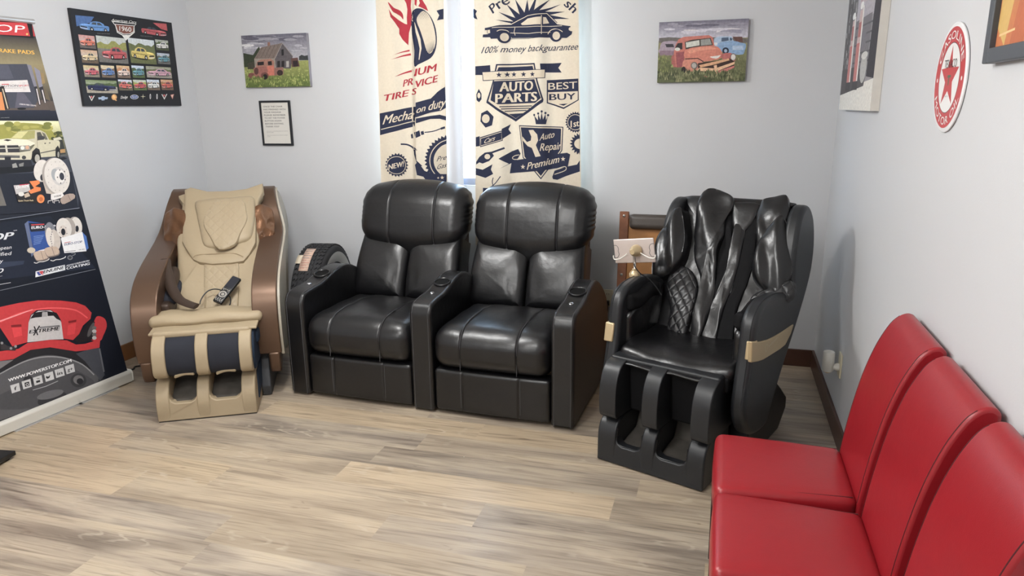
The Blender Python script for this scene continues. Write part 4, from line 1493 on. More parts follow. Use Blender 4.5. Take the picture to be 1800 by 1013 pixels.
def little_car(a, q, col, dark, flip=False, open_top=False):
    """a car photographed from the front corner; q maps a unit box on to the print"""
    def Q(u, v):
        return q(1 - u if flip else u, v)

    def P(pts, c, sm=0):
        a.poly([Q(*p) for p in pts], c, sm)
    hi = tuple(min(1, x * 1.5 + 0.03) for x in col[:3]) + (1,)
    lo = tuple(x * 0.45 for x in col[:3]) + (1,)
    P([(.06, .74), (.5, .86), (.95, .76), (.90, .70), (.1, .68)], C(40, 40, 44), 3)
    if not open_top:
        P([(.36, .42), (.45, .22), (.70, .19), (.84, .42)], col, 2)
    P([(.40, .41), (.465, .26), (.57, .25), (.57, .42)], dark)
    P([(.60, .41), (.60, .25), (.69, .24), (.78, .41)], dark)
    P([(.03, .60), (.05, .47), (.20, .41), (.40, .40), (.60, .41), (.93, .40), (.98, .50), (.97, .66), (.90, .74), (.30, .80), (.10, .76), (.04, .70)], col, 3)
    P([(.08, .48), (.22, .43), (.38, .42), (.33, .47), (.10, .53)], hi)
    P([(.30, .56), (.95, .50), (.95, .54), (.30, .62)], lo)
    P([(.045, .57), (.26, .60), (.26, .68), (.055, .65)], C(60, 60, 62))
    P([(.03, .68), (.27, .72), (.27, .76), (.04, .72)], C(210, 208, 204))
    for cx, cy, rx, ry in ((.40, .73, .065, .13), (.85, .69, .055, .12)):
        a.poly([Q(cx + rx * math.cos(t * math.pi / 8), cy + ry * math.sin(t * math.pi / 8)) for t in range(16)], C(28, 28, 30))
        a.poly([Q(cx + rx * .5 * math.cos(t * math.pi / 6), cy + ry * .5 * math.sin(t * math.pi / 6)) for t in range(12)], C(190, 188, 184))


def wall_left_art(t0):
    return (lambda fx: (lambda x, y: (lambda w: (w[1], w[2]))(on_plane(*fx(x, y), (t0, 0, 0), (1, 0, 0))))), (lambda s_, t_, l: (t0 + l, s_, t_))


def wall_back_art(t0):
    return (lambda fx: (lambda x, y: (lambda w: (w[0], w[2]))(on_plane(*fx(x, y), (0, -t0, 0), (0, 1, 0))))), (lambda s_, t_, l: (s_, -t0 - l, t_))


def wall_right_art(t0):
    return (lambda fx: (lambda x, y: (lambda w: (-w[1], w[2]))(on_plane(*fx(x, y), (RW - t0, 0, 0), (1, 0, 0))))), (lambda s_, t_, l: (RW - t0 - l, -s_, t_))


# ---- car poster on the left wall
T0 = 0.02
xfm, plc = wall_left_art(T0)
c7 = cr(100, 0, 5.067)
g = Geo().box((0.001, -1.004, 1.612), (T0, -0.192, 2.160))
a = Art(g, xfm(c7), plc, 1)
c_ = [a.xf(*q) for q in ((163, 135), (475, 300))]


def rect_of(tl, br):
    p, q = a.xf(*tl), a.xf(*br)
    return lambda u, v: (p[0] + (q[0] - p[0]) * u, p[1] + (q[1] - p[1]) * v)


keep = a.xf
a.xf = lambda s_, t_: (s_, t_)


def photo(tl, br, sky, ground, col, flip=False, open_top=False, hz=0.45, car=(0.02, 0.02, 0.98, 0.98), tree=None):
    a.xf = keep
    q = rect_of(tl, br)
    a.xf = lambda s_, t_: (s_, t_)
    if sky:
        a.grad([q(0, 0), q(1, 0), q(1, hz), q(0, hz)], sky, tuple((x + 0.6) / 2 for x in sky[:3]) + (1,))
        a.grad([q(0, hz), q(1, hz), q(1, 1), q(0, 1)], ground, tuple(x * 0.8 for x in ground[:3]) + (1,))
        if tree:
            r = random.Random(int(br[0] + br[1]))
            pts = [q(0, hz + 0.05)] + [q(k / 8, hz - 0.12 - 0.18 * r.random()) for k in range(9)] + [q(1, hz + 0.05)]
            a.poly(pts, tree)
    little_car(a, lambda u, v: q(car[0] + (car[2] - car[0]) * u, car[1] + (car[3] - car[1]) * v), col, C(70, 80, 90), flip, open_top)


GR, GY, RDc, YE, TE = C(96, 116, 60), C(128, 124, 118), C(186, 44, 54), C(214, 188, 74), C(90, 150, 165)
a.xf = keep
a.poly([(163, 135), (330, 150), (300, 200), (175, 235)], C(44, 96, 160))
a.poly([(855, 203), (975, 212), (985, 275), (930, 260)], C(190, 42, 48))
photo((165, 135), (478, 310), None, None, C(62, 132, 200), car=(0.05, 0.05, 1.0, 1.05))
photo((740, 200), (985, 345), None, None, RDc, True, True, car=(0, 0.0, 1, 1.05))
SK, HZ = C(200, 206, 214), C(170, 160, 140)
photo((190, 307), (350, 437), C(200, 130, 120), C(120, 110, 105), C(216, 92, 48))
photo((208, 440), (373, 568), C(204, 160, 120), C(120, 100, 80), C(216, 190, 140))
photo((345, 315), (640, 570), C(190, 196, 190), GY, RDc, hz=0.42, car=(0.1, 0.25, 0.98, 0.98), tree=C(150, 150, 70))
photo((630, 335), (890, 576), C(206, 214, 216), C(116, 122, 72), YE, True, hz=0.42, car=(0.04, 0.2, 0.98, 0.95), tree=C(108, 116, 70))
photo((873, 350), (1000, 455), C(170, 176, 160), C(90, 100, 70), C(224, 222, 216), tree=C(90, 104, 66))
photo((890, 470), (1012, 575), C(180, 190, 204), C(120, 120, 116), TE, tree=C(110, 116, 96))
photo((232, 580), (383, 690), C(200, 176, 110), C(150, 140, 120), C(200, 60, 84))
photo((388, 580), (523, 695), C(214, 190, 140), C(130, 110, 90), C(70, 120, 186), tree=C(130, 96, 70))
photo((528, 582), (658, 698), C(216, 170, 100), C(140, 116, 100), C(228, 200, 186), tree=C(196, 130, 70))
photo((662, 582), (786, 697), C(190, 204, 220), C(96, 118, 70), TE, tree=C(80, 100, 64))
photo((790, 587), (1026, 700), C(150, 150, 120), C(170, 162, 146), C(204, 150, 168), tree=C(110, 116, 76))
photo((252, 710), (545, 832), C(120, 140, 84), C(186, 176, 156), C(40, 48, 92), True, True, tree=C(84, 104, 60))
photo((543, 708), (678, 808), C(200, 206, 220), C(120, 112, 90), C(208, 70, 50), True, tree=C(100, 110, 80))
photo((676, 710), (803, 806), C(190, 200, 180), C(110, 130, 70), C(196, 36, 50), tree=C(160, 170, 70))
photo((798, 708), (920, 804), C(196, 206, 220), C(140, 120, 100), C(226, 226, 222), tree=C(150, 130, 110))
photo((922, 708), (1040, 804), C(210, 150, 90), C(130, 100, 80), C(206, 66, 44), tree=C(170, 120, 60))
a.xf = keep
WH = C(228, 226, 220)
# heading badge
a.poly([(483, 182), (713, 207), (690, 235), (693, 290), (660, 318), (615, 362), (580, 315), (535, 290), (520, 230)], WH)
a.poly([(500, 195), (700, 216), (682, 240), (686, 285), (650, 310), (592, 312), (545, 288), (527, 232)], INK)
a.poly([(516, 212), (690, 228), (686, 284), (650, 304), (592, 306), (538, 280)], WH)
a.poly([(522, 218), (684, 233), (680, 280), (648, 298), (594, 300), (543, 276)], C(128, 70, 52))
a.poly([(483, 163), (712, 183), (712, 212), (483, 186)], INK)
a.text('1960', (556, 272), (662, 284), 42, WH, 0.012)
a.text('American Cars', (484, 186), (708, 208), 22, WH, 0.01, 0.35)
a.text('OF THE', (575, 206), (625, 211), 8, WH)
a.poly([(580, 312), (615, 362), (655, 318), (640, 318), (616, 346), (596, 313)], WH)
for p0, p1 in (((360, 300), (472, 305)), ((745, 322), (850, 330))):
    a.text('fastback coupe of the decade', p0, p1, 8, C(150, 150, 150))
# row of little marks along the bottom
for cx, cy in ((310, 872), (957, 858)):
    a.poly([(cx - 26, cy - 18), (cx - 18, cy - 18), (cx, cy + 16), (cx + 18, cy - 20), (cx + 26, cy - 20), (cx, cy + 30)], WH)
    a.ell(cx - 2, cy - 8, 9, 9, C(190, 60, 60))
a.poly([(368, 868), (398, 866), (398, 858), (424, 857), (424, 866), (454, 866), (450, 884), (424, 884), (424, 894), (398, 895), (398, 885), (372, 886)], C(150, 172, 200))
a.ell(510, 866, 24, 26, C(220, 150, 50))
a.ell(508, 864, 15, 17, C(238, 180, 80))
a.poly([(520, 880), (536, 896), (526, 899), (512, 888)], C(220, 150, 50))
a.text('Dodge', (568, 880), (630, 876), 26, WH, 0.01, 0.3)
a.ell(690, 864, 36, 20, WH)
a.ell(690, 864, 32, 17, C(50, 84, 150))
a.text('Ford', (668, 872), (712, 870), 18, WH, 0.0, 0.3)
a.star(767, 860, 24, C(206, 200, 160), 4, 0.2)
for cx in (832, 892):
    a.ell(cx, 860, 6, 24, WH)
    a.ell(cx, 860, 3, 14, C(120, 120, 120))
a.poly([(1010, 845), (1044, 838), (1030, 885)], C(200, 120, 100))
a.poly([(1017, 848), (1038, 843), (1029, 872)], C(232, 190, 170))
poster = recentre(g.build('car_poster', [M_FRAMEB, M_PRINT], smooth=False))
tag(poster, 'black poster of classic cars in a grid on the left wall', 'poster')

# ---- canvas of a farmhouse and rusty truck
T0 = 0.03
xfm, plc = wall_back_art(T0)
cb2 = cr(400, 40, 4.222)
g = Geo()
a = Art(g, xfm(cb2), plc, 1)
corn = [a.xf(*q) for q in ((98, 95), (585, 76), (612, 473), (140, 481))]
x0, x1 = (corn[0][0] + corn[3][0]) / 2, (corn[1][0] + corn[2][0]) / 2
z1, z0 = (corn[0][1] + corn[1][1]) / 2, (corn[2][1] + corn[3][1]) / 2
g.box((x0, -T0, z0), (x1, -0.001, z1))
a.xf = lambda s_, t_: (s_, t_)
kx = xfm(cb2)
a.rect = (x0, z0, x1, z1)
hz = z0 + 0.49 * (z1 - z0)
a.grad([(x0, z1), (x1, z1), (x1, hz), (x0, hz)], C(98, 96, 112), C(176, 174, 182))
a.grad([(x0, hz), (x1, hz), (x1, z0), (x0, z0)], C(150, 156, 74), C(84, 104, 40))
a.xf = kx
a.blobs((130, 100, 560, 130), 16, [C(120, 118, 132), C(92, 90, 106), C(150, 148, 158)], 60, 9, 3)
a.blobs((140, 150, 570, 215), 22, [C(196, 194, 200), C(170, 168, 178), C(140, 138, 150), C(210, 208, 210)], 42, 9, 4)
a.poly([(118, 225), (150, 232), (190, 240), (215, 200), (235, 175), (245, 210), (225, 330), (124, 330)], C(56, 66, 48))
a.poly([(530, 250), (550, 238), (570, 246), (600, 240), (603, 278), (530, 278)], C(60, 64, 66))
tufts(a, (130, 345, 600, 400), 60, [C(170, 176, 84), C(140, 150, 64), C(190, 190, 104)], 12, 5)
a.poly([(150, 300), (205, 285), (205, 345), (150, 345)], C(70, 68, 56))
a.poly([(297, 145), (315, 143), (317, 180), (298, 182)], C(140, 92, 74))
a.poly([(198, 266), (358, 258), (362, 345), (205, 345)], C(146, 136, 124))
a.poly([(198, 268), (248, 184), (300, 172), (408, 150), (352, 264)], C(122, 106, 98))
for k in range(5):
    a.line([(215 + 30 * k, 264), (262 + 30 * k, 180 - 5 * k)], 3, C(98, 84, 78))
a.poly([(352, 264), (408, 150), (485, 248), (470, 340), (362, 340)], C(94, 88, 92))
a.line([(352, 266), (408, 152), (486, 248)], 6, C(150, 142, 138))
a.poly([(400, 200), (417, 196), (418, 242), (402, 245)], C(40, 38, 42))
for x_ in (370, 402, 436):
    a.poly([(x_, 285), (x_ + 20, 283), (x_ + 20, 330), (x_, 330)], C(46, 42, 44) if x_ < 430 else C(170, 164, 158))
a.poly([(470, 264), (522, 258), (536, 325), (480, 330)], C(96, 64, 58))
a.poly([(484, 285), (520, 280), (526, 322), (490, 326)], C(50, 40, 42))
a.poly([(348, 335), (414, 330), (416, 385), (350, 392)], C(140, 92, 80))
a.poly([(210, 335), (222, 288), (245, 274), (320, 268), (346, 284), (350, 392), (212, 395)], C(158, 104, 84))
a.poly([(222, 293), (270, 288), (271, 314), (224, 318)], C(48, 42, 44))
a.poly([(300, 288), (328, 284), (331, 314), (302, 316)], C(48, 42, 44))
a.poly([(293, 322), (346, 318), (349, 390), (297, 394)], C(192, 86, 54))
a.poly([(196, 336), (288, 326), (292, 392), (200, 410), (158, 402), (160, 378), (198, 370)], C(150, 84, 72), 2)
a.ell(215, 360, 16, 26, C(90, 54, 50))
a.ell(178, 392, 24, 20, C(120, 66, 58))
a.ell(278, 394, 28, 26, C(110, 62, 54))
a.ell(280, 402, 18, 20, C(40, 36, 36))
a.ell(390, 372, 22, 22, C(60, 46, 44))
tufts(a, (140, 405, 610, 482), 130, [C(120, 140, 50), C(150, 164, 70), C(96, 116, 44), C(80, 100, 40), C(174, 180, 90)], 18, 6)
o = recentre(g.build('farmhouse_canvas', [M_PRINT.copy(), M_PRINT], smooth=False))
o.data.materials[0] = mat('canvas_wrap', C(150, 146, 152), 0.6, bump=0.3, bscale=400, vary=0.3, vscale=20)
tag(o, 'canvas print of a rusty truck before an old farmhouse, left of the curtains', 'picture')

# ---- framed notice
T0 = 0.018
xfm, plc = wall_back_art(T0 - 0.006)
kx = xfm(cb2)
corn = [kx(*q) for q in ((232, 578), (458, 577), (489, 912), (266, 911))]
x0, x1 = (corn[0][0] + corn[3][0]) / 2, (corn[1][0] + corn[2][0]) / 2
z1, z0 = (corn[0][1] + corn[1][1]) / 2, (corn[2][1] + corn[3][1]) / 2
no = thing('framed_notice', 'small black framed notice of printed text hanging under the farmhouse canvas', 'notice', ((x0 + x1) / 2, 0, (z0 + z1) / 2))
w2, h2, fw = (x1 - x0) / 2, (z1 - z0) / 2, 0.014
g = Geo().box((-w2, -T0, -h2), (-w2 + fw, -0.001, h2)).box((w2 - fw, -T0, -h2), (w2, -0.001, h2)).box((-w2 + fw, -T0, h2 - fw), (w2 - fw, -0.001, h2)).box((-w2 + fw, -T0, -h2), (w2 - fw, -0.001, -h2 + fw))
g.build('frame', M_FRAMEB, no, bevel=0.002, smooth=False)
g = Geo().box((-w2 + fw, -0.012, -h2 + fw), (w2 - fw, -0.004, h2 - fw))
a = Art(g, None, lambda s_, t_, l: (s_ - (x0 + x1) / 2, -0.012 - l, t_ - (z0 + z1) / 2), 1)
a.xf = kx
LN = ['ONCE THE CHAIR', 'HAS FINISHED WITH', 'YOUR MASSAGE', 'PLEASE REMEMBER', 'TO HIT THE POWER', 'BUTTON AGAIN', 'BEFORE EXITING.', 'THANK YOU!']
LE = [143, 163, 128, 158, 152, 122, 138, 100]
for k, (t_, l_) in enumerate(zip(LN, LE)):
    sx_, yb = 264 + 2.6 * k, 629 + 21.2 * k
    a.text(t_, (sx_, yb), (sx_ + l_, yb - 2), 12, C(52, 50, 50), 0.004)
for t_, sx_, yb, l_ in (('If the chair is not working, please let us know at', 290, 808, 158), ('the front desk.', 290, 818, 52), ('Please do not leave the chair while the massage is', 294, 838, 154), ('running.', 294, 848, 24)):
    a.text(t_, (sx_, yb), (sx_ + l_, yb - 2), 5, C(80, 78, 78))
g.build('paper', [mat('notice_paper', C(216, 213, 206), 0.45, bump=0.02, bscale=50), M_PAPER], no, smooth=False)

# ---- canvas of an orange pick-up in a field
T0 = 0.03
xfm, plc = wall_back_art(T0)
ct = cr(1130, 20, 7.236)
kx = xfm(ct)
corn = [kx(*q) for q in ((213, 133), (1348, 97), (1300, 892), (178, 903))]
x0, x1 = (corn[0][0] + corn[3][0]) / 2, (corn[1][0] + corn[2][0]) / 2
z1, z0 = (corn[0][1] + corn[1][1]) / 2, (corn[2][1] + corn[3][1]) / 2
g = Geo().box((x0, -T0, z0), (x1, -0.001, z1))
a = Art(g, None, plc, 1)
a.xf = lambda s_, t_: (s_, t_)
a.rect = (x0, z0, x1, z1)
hz = z0 + 0.70 * (z1 - z0)
a.grad([(x0, z1), (x1, z1), (x1, hz), (x0, hz)], C(112, 108, 126), C(196, 192, 206))
a.grad([(x0, hz), (x1, hz), (x1, z0), (x0, z0)], C(140, 136, 92), C(92, 100, 62))
a.xf = kx
a.blobs((330, 150, 1230, 200), 12, [C(128, 124, 142), C(104, 100, 118), C(150, 146, 162)], 130, 14, 8)
a.blobs((340, 220, 1220, 290), 22, [C(200, 196, 208), C(176, 172, 186), C(150, 146, 164), C(214, 208, 212)], 110, 18, 9)
a.poly([(206, 340), (330, 328), (600, 345), (900, 330), (1340, 345), (1335, 400), (205, 400)], C(108, 102, 98))
tufts(a, (220, 540, 1300, 640), 90, [C(140, 144, 84), C(120, 128, 72), C(160, 158, 96)], 34, 10)
a.poly([(215, 470), (235, 405), (290, 382), (445, 386), (470, 540), (215, 540)], C(164, 146, 160), 2)
a.poly([(285, 415), (385, 415), (398, 455), (300, 458)], C(62, 58, 66))
a.poly([(215, 500), (445, 500), (445, 560), (215, 560)], C(140, 112, 128))
a.poly([(1140, 322), (1265, 322), (1272, 395), (1180, 380)], C(104, 66, 58))
a.poly([(888, 445), (910, 340), (965, 320), (1125, 318), (1155, 380), (1000, 450)], C(160, 186, 212))
a.poly([(940, 410), (1150, 375), (1240, 398), (1300, 408), (1312, 440), (1290, 520), (1270, 548), (1180, 552), (1100, 530), (1005, 512)], C(118, 158, 200), 2)
a.poly([(1000, 337), (1090, 330), (1092, 372), (1000, 386)], C(70, 92, 120))
a.poly([(1105, 335), (1130, 335), (1140, 368), (1106, 372)], C(70, 92, 120))
for k in range(4):
    a.line([(1140, 445 + 14 * k), (1280, 440 + 14 * k)], 6, C(206, 216, 226))
a.ell(1053, 500, 42, 42, C(40, 52, 74))
a.ell(1053, 502, 20, 22, C(150, 170, 196))
a.ell(928, 414, 22, 20, C(214, 220, 226))
a.poly([(352, 650), (368, 572), (415, 555), (425, 705), (366, 694)], C(168, 70, 62), 2)
a.poly([(393, 530), (418, 425), (455, 355), (520, 325), (840, 303), (890, 330), (912, 440), (860, 470), (540, 500), (525, 705), (420, 712)], C(192, 92, 70))
a.poly([(532, 392), (620, 362), (862, 338), (892, 430), (700, 452), (545, 484)], C(70, 62, 56))
a.poly([(545, 396), (718, 366), (722, 432), (552, 462)], C(206, 208, 196))
a.poly([(735, 362), (852, 346), (878, 422), (738, 436)], C(150, 152, 146))
a.poly([(415, 455), (445, 405), (502, 400), (503, 482), (410, 496)], C(54, 48, 50))
a.ell(441, 483, 34, 22, C(214, 212, 200))
a.poly([(420, 524), (528, 512), (526, 705), (432, 716)], C(150, 58, 66))
a.poly([(540, 494), (700, 450), (900, 436), (985, 480), (1012, 560), (960, 612), (760, 642), (720, 604), (540, 604)], C(206, 104, 72), 2)
a.poly([(560, 500), (700, 462), (880, 448), (940, 480), (720, 500), (600, 540)], C(220, 128, 90))
a.poly([(1000, 545), (1115, 528), (1178, 570), (1182, 622), (1100, 642), (1010, 604)], C(182, 78, 70), 2)
a.poly([(498, 745), (510, 642), (560, 606), (700, 600), (765, 645), (712, 722), (640, 765), (520, 772)], C(206, 116, 84), 2)
a.line([(540, 606), (700, 598), (770, 640)], 12, C(70, 44, 42))
a.poly([(848, 578), (992, 558), (964, 590), (930, 602), (888, 596)], C(226, 220, 212))
a.ell(655, 690, 44, 46, C(110, 98, 92))
a.ell(652, 690, 30, 34, C(176, 170, 162))
a.ell(1150, 580, 38, 46, C(120, 100, 94))
a.ell(1150, 582, 29, 38, C(218, 214, 208))
a.poly([(700, 660), (1000, 620), (1105, 600), (1165, 640), (1160, 690), (940, 790), (700, 770)], C(64, 42, 36))
a.poly([(715, 685), (1090, 598), (1105, 622), (900, 680), (735, 715)], C(214, 152, 96))
a.poly([(680, 752), (720, 716), (920, 726), (1170, 640), (1166, 672), (935, 765), (720, 760)], C(228, 174, 124))
a.poly([(900, 690), (940, 680), (950, 770), (920, 775)], C(222, 168, 120))
a.poly([(775, 822), (930, 770), (1165, 690), (1162, 715), (950, 822), (800, 838)], C(204, 96, 84))
a.ell(520, 745, 30, 42, C(46, 40, 38))
tufts(a, (190, 775, 1300, 900), 170, [C(100, 108, 64), C(128, 132, 84), C(84, 90, 56), C(150, 148, 100), C(72, 80, 52)], 52, 11)
tufts(a, (200, 590, 360, 780), 36, [C(120, 128, 70), C(96, 104, 60), C(150, 156, 80)], 44, 12)
tufts(a, (1190, 590, 1320, 790), 34, [C(130, 132, 84), C(108, 112, 70)], 40, 13)
o = recentre(g.build('pickup_canvas', [mat('canvas_wrap', C(70, 66, 74), 0.6, bump=0.3, bscale=400, vary=0.3, vscale=20), M_PRINT], smooth=False))
tag(o, 'canvas print of a weathered orange pickup in a field, right of the curtains', 'picture')

# ---- canvas of old fuel pumps near the corner of the right wall
T0 = 0.035
xfm, plc = wall_right_art(T0)
cw_ = cr(1460, 0, 3.897)
kx = xfm(cw_)
p_bl, p_br = kx(57, 745), kx(268, 768)
s0, s1, z0, z1 = p_bl[0], p_br[0], (p_bl[1] + p_br[1]) / 2, 2.20
g = Geo().box((RW - T0, -s1, z0), (RW - 0.001, -s0, z1))
a = Art(g, None, plc, 1)
a.xf = lambda s_, t_: (s_ * (s1 - s0) + s0, t_ * (z1 - z0) + z0)
a.rect = (s0, z0, s1, z1)
a.poly([(0, 0), (1, 0), (1, 1), (0, 1)], C(150, 146, 150))
r = random.Random(5)
a.poly([(0, 0.25), (0.30, 0.25), (0.34, 1), (0, 1)], C(96, 94, 96))
for k in range(60):
    x_, y_ = r.uniform(0.02, 0.30), r.uniform(0.3, 0.97)
    a.line([(x_, y_), (x_ + r.uniform(-.02, .02), y_ - r.uniform(0.03, 0.07))], 0.014, r.choice([C(60, 58, 60), C(190, 188, 188), C(140, 138, 140)]))
a.poly([(0.34, 0.62), (1, 0.60), (1, 1), (0.36, 1)], C(176, 170, 178))
a.poly([(0.42, 0.72), (0.86, 0.72), (0.86, 1), (0.42, 1)], C(190, 170, 176))
for k in range(5):
    a.line([(0.45 + 0.085 * k, 0.74), (0.46 + 0.085 * k, 1.0)], 0.03, C(170, 120, 124))
a.poly([(0.34, 0.25), (0.8, 0.25), (0.8, 0.62), (0.34, 0.62)], C(120, 116, 122))
for k in range(5):
    a.line([(0.34, 0.33 + 0.06 * k), (0.85, 0.32 + 0.06 * k)], 0.012, C(92, 90, 96))
a.poly([(0.80, 0.22), (1.0, 0.20), (1.0, 0.86), (0.86, 0.86)], C(56, 52, 60))
a.poly([(0, 0), (1, 0), (1, 0.20), (0, 0.14)], C(222, 218, 208))
a.poly([(0, 0.11), (0.75, 0.16), (0.8, 0.26), (0.4, 0.30), (0, 0.30)], C(86, 82, 84))
for xa, hh_, wd_ in ((0.20, 0.66, 0.085), (0.42, 0.70, 0.10)):
    a.poly([(xa, 0.20), (xa + wd_, 0.20), (xa + wd_, 0.46), (xa, 0.46)], C(190, 96, 90))
    a.poly([(xa + wd_, 0.19), (xa + wd_ + 0.035, 0.19), (xa + wd_ + 0.035, hh_), (xa + wd_, hh_)], C(226, 222, 214))
    a.poly([(xa, 0.46), (xa + wd_, 0.46), (xa + wd_, hh_ - 0.02), (xa + 0.02, hh_ - 0.02)], C(200, 170, 166))
    a.poly([(xa + 0.015, 0.50), (xa + wd_ - 0.01, 0.50), (xa + wd_ - 0.01, 0.60), (xa + 0.015, 0.60)], C(170, 84, 80))
    a.ell(xa + wd_ * 0.6, hh_ + 0.01, 0.05, 0.025, C(230, 228, 222))
    a.poly([(xa - 0.02, 0.14), (xa + wd_ + 0.05, 0.14), (xa + wd_ + 0.05, 0.20), (xa - 0.02, 0.20)], C(70, 66, 68))
a.ell(0.70, 0.28, 0.09, 0.10, C(178, 176, 172))
a.ell(0.70, 0.36, 0.09, 0.025, C(206, 204, 198))
a.poly([(0.55, 0.40), (0.70, 0.40), (0.68, 0.52), (0.57, 0.52)], C(120, 116, 124))
o = recentre(g.build('fuel_pump_canvas', [mat('canvas_wrap', C(206, 202, 194), 0.6, bump=0.3, bscale=400, vary=0.1, vscale=20), M_PRINT], smooth=False))
tag(o, 'grey canvas print of old red fuel pumps on the right wall near the corner', 'picture')

# ---- round enamel sign
T0 = 0.008
sc_ = (2.137, 1.643)          # along the wall from the corner, height
SR = 0.150
g = Geo().lathe([(0.0003, 0.001), (SR - 0.003, 0.001), (SR, 0.003), (SR, T0 - 0.002), (SR - 0.004, T0), (0.0003, T0)], (RW, -sc_[0], sc_[1]), (-1, 0, 0), 64)
_, plc = wall_right_art(T0)
a = Art(g, lambda x, y: (sc_[0] + x, sc_[1] + y), plc, 1)
SRED = C(190, 52, 56)
a.ell(0, 0, 0.138, 0.138, SRED, 64)
a.ell(0, 0, 0.0965, 0.0965, C(60, 60, 64), 48)
a.ell(0, 0, 0.0945, 0.0945, C(232, 232, 230), 48)
a.star(0, 0, 0.088, SRED, 5, 0.40, math.pi / 2)


def arc(r0, a0, a1, h, inward=False):
    def fn(u, v):
        th = math.radians(a0 + (a1 - a0) * u)
        rr = r0 + (h * v if not inward else -h * v)
        return (rr * math.cos(th), rr * math.sin(th))
    return fn


a.text('GASOLINE', 0, 0, 0, C(232, 230, 226), 0.015, 0, 1.0, arc(0.1055, 158, 22, 0.0235))
a.text('MOTOR OIL', 0, 0, 0, C(232, 230, 226), 0.015, 0, 1.0, arc(0.129, 206, 334, 0.0235, True))
for th in (182, -2):
    a.ell(0.117 * math.cos(math.radians(th)), 0.117 * math.sin(math.radians(th)), 0.006, 0.006, C(232, 230, 226), 12)
a.text('TEXACO', (-0.058, 0.028), (0.058, 0.028), (0, 0.024), C(40, 40, 44), 0.01)
a.poly([(-0.016, 0.001), (0.016, 0.001), (0.016, 0.008), (-0.016, 0.008)], C(60, 104, 70))
a.poly([(-0.004, -0.020), (0.004, -0.020), (0.004, 0.001), (-0.004, 0.001)], C(60, 104, 70))
a.text('REG. T.M.', (-0.014, -0.052), (0.014, -0.052), (0, 0.004), C(90, 90, 92))
o = recentre(g.build('round_sign', [M_WHITE, M_ENAMEL], sharp=30))
tag(o, 'round red and white motor oil sign with a star, on the right wall', 'sign')

# ---- framed orange print at the top right
T0 = 0.028
xfm, plc = wall_right_art(T0 - 0.012)
kf = wall_right_art(T0)[0](cw_)
pc = kf(1032, 440)
s0, z0 = pc[0], pc[1]
s1, z1 = s0 + 0.62, z0 + 0.50
fw = 0.034
fp = thing('framed_print', 'grey framed orange print of chrome parts, cut off at the top right', 'picture', (RW, -(s0 + s1) / 2, (z0 + z1) / 2))
hw2, hh2 = (s1 - s0) / 2, (z1 - z0) / 2
g = Geo().box((-T0, -hw2, -hh2), (-0.001, -hw2 + fw, hh2)).box((-T0, hw2 - fw, -hh2), (-0.001, hw2, hh2)).box((-T0, -hw2 + fw, -hh2), (-0.001, hw2 - fw, -hh2 + fw)).box((-T0, -hw2 + fw, hh2 - fw), (-0.001, hw2 - fw, hh2))
g.build('frame', M_FRAMEG, fp, bevel=0.003, smooth=False)
g = Geo().box((-0.014, -hw2 + fw, -hh2 + fw), (-0.004, hw2 - fw, hh2 - fw))
a = Art(g, None, lambda s_, t_, l: (-0.014 - l, -(s_ - (s0 + s1) / 2), t_ - (z0 + z1) / 2), 1)
a.xf = lambda u, v: (s0 + fw + u * (s1 - s0 - 2 * fw), z0 + fw + v * (z1 - z0 - 2 * fw))
a.grad([(0, 0), (1, 0), (1, 1), (0, 1)], C(196, 112, 60), C(176, 130, 60))
a.poly([(0, 0.10), (0.10, 0.0), (0.16, 0.30), (0.22, 0.62), (0.12, 0.62), (0.02, 0.4)], C(206, 168, 92))
a.poly([(0.16, 0.0), (0.30, 0.0), (0.34, 0.30), (0.26, 0.42), (0.20, 0.2)], C(184, 96, 52))
a.poly([(0.36, 0.0), (0.44, 0.0), (0.48, 0.4), (0.40, 0.38)], C(214, 150, 90))
a.poly([(0.24, 0.70), (0.30, 0.44), (0.38, 0.42), (0.46, 0.50), (0.70, 0.36), (0.98, 0.34), (0.98, 0.98), (0.26, 0.98)], C(34, 34, 42), 2)
a.poly([(0.245, 0.66), (0.28, 0.46), (0.335, 0.48), (0.325, 0.64), (0.29, 0.72)], C(226, 226, 230))
a.poly([(0.38, 0.58), (0.50, 0.52), (0.75, 0.42), (0.78, 0.48), (0.55, 0.62), (0.44, 0.70)], C(214, 214, 222))
a.poly([(0.50, 0.72), (0.62, 0.64), (0.80, 0.66), (0.82, 0.86), (0.60, 0.90)], C(126, 124, 160), 2)
a.ell(0.68, 0.76, 0.07, 0.09, C(204, 204, 214))
a.line([(0.03, 0.06), (0.20, 0.075)], 0.012, C(226, 190, 130))
g.build('print', [M_FRAMEB, M_SATIN], fp, smooth=False)

# ------------------------------------------------------------------ curtains
NAVY, BEI, CRED = C(50, 54, 74), C(214, 202, 182), C(168, 58, 68)
CY = -0.085
ZB, ZT = 0.685, 2.33


def smooth01(t):
    t = max(0.0, min(1.0, t))
    return t * t * (3 - 2 * t)


def edge_x(p_top, p_bot):
    """x of a hanging edge at height z, from two photographed points on it"""
    a_, b_ = on_plane(*p_top, (0, CY, 0), (0, 1, 0)), on_plane(*p_bot, (0, CY, 0), (0, 1, 0))
    return lambda z: a_[0] + (b_[0] - a_[0]) * (z - a_[2]) / (b_[2] - a_[2])


cl0, cl1 = edge_x((662, 0), (671, 320)), edge_x((779, 0), (785, 320))
cr0, cr1 = edge_x((832, 0), (835, 430)), edge_x((1018, 0), (1022, 330))
fold_x = edge_x((727, 0), (731, 320))


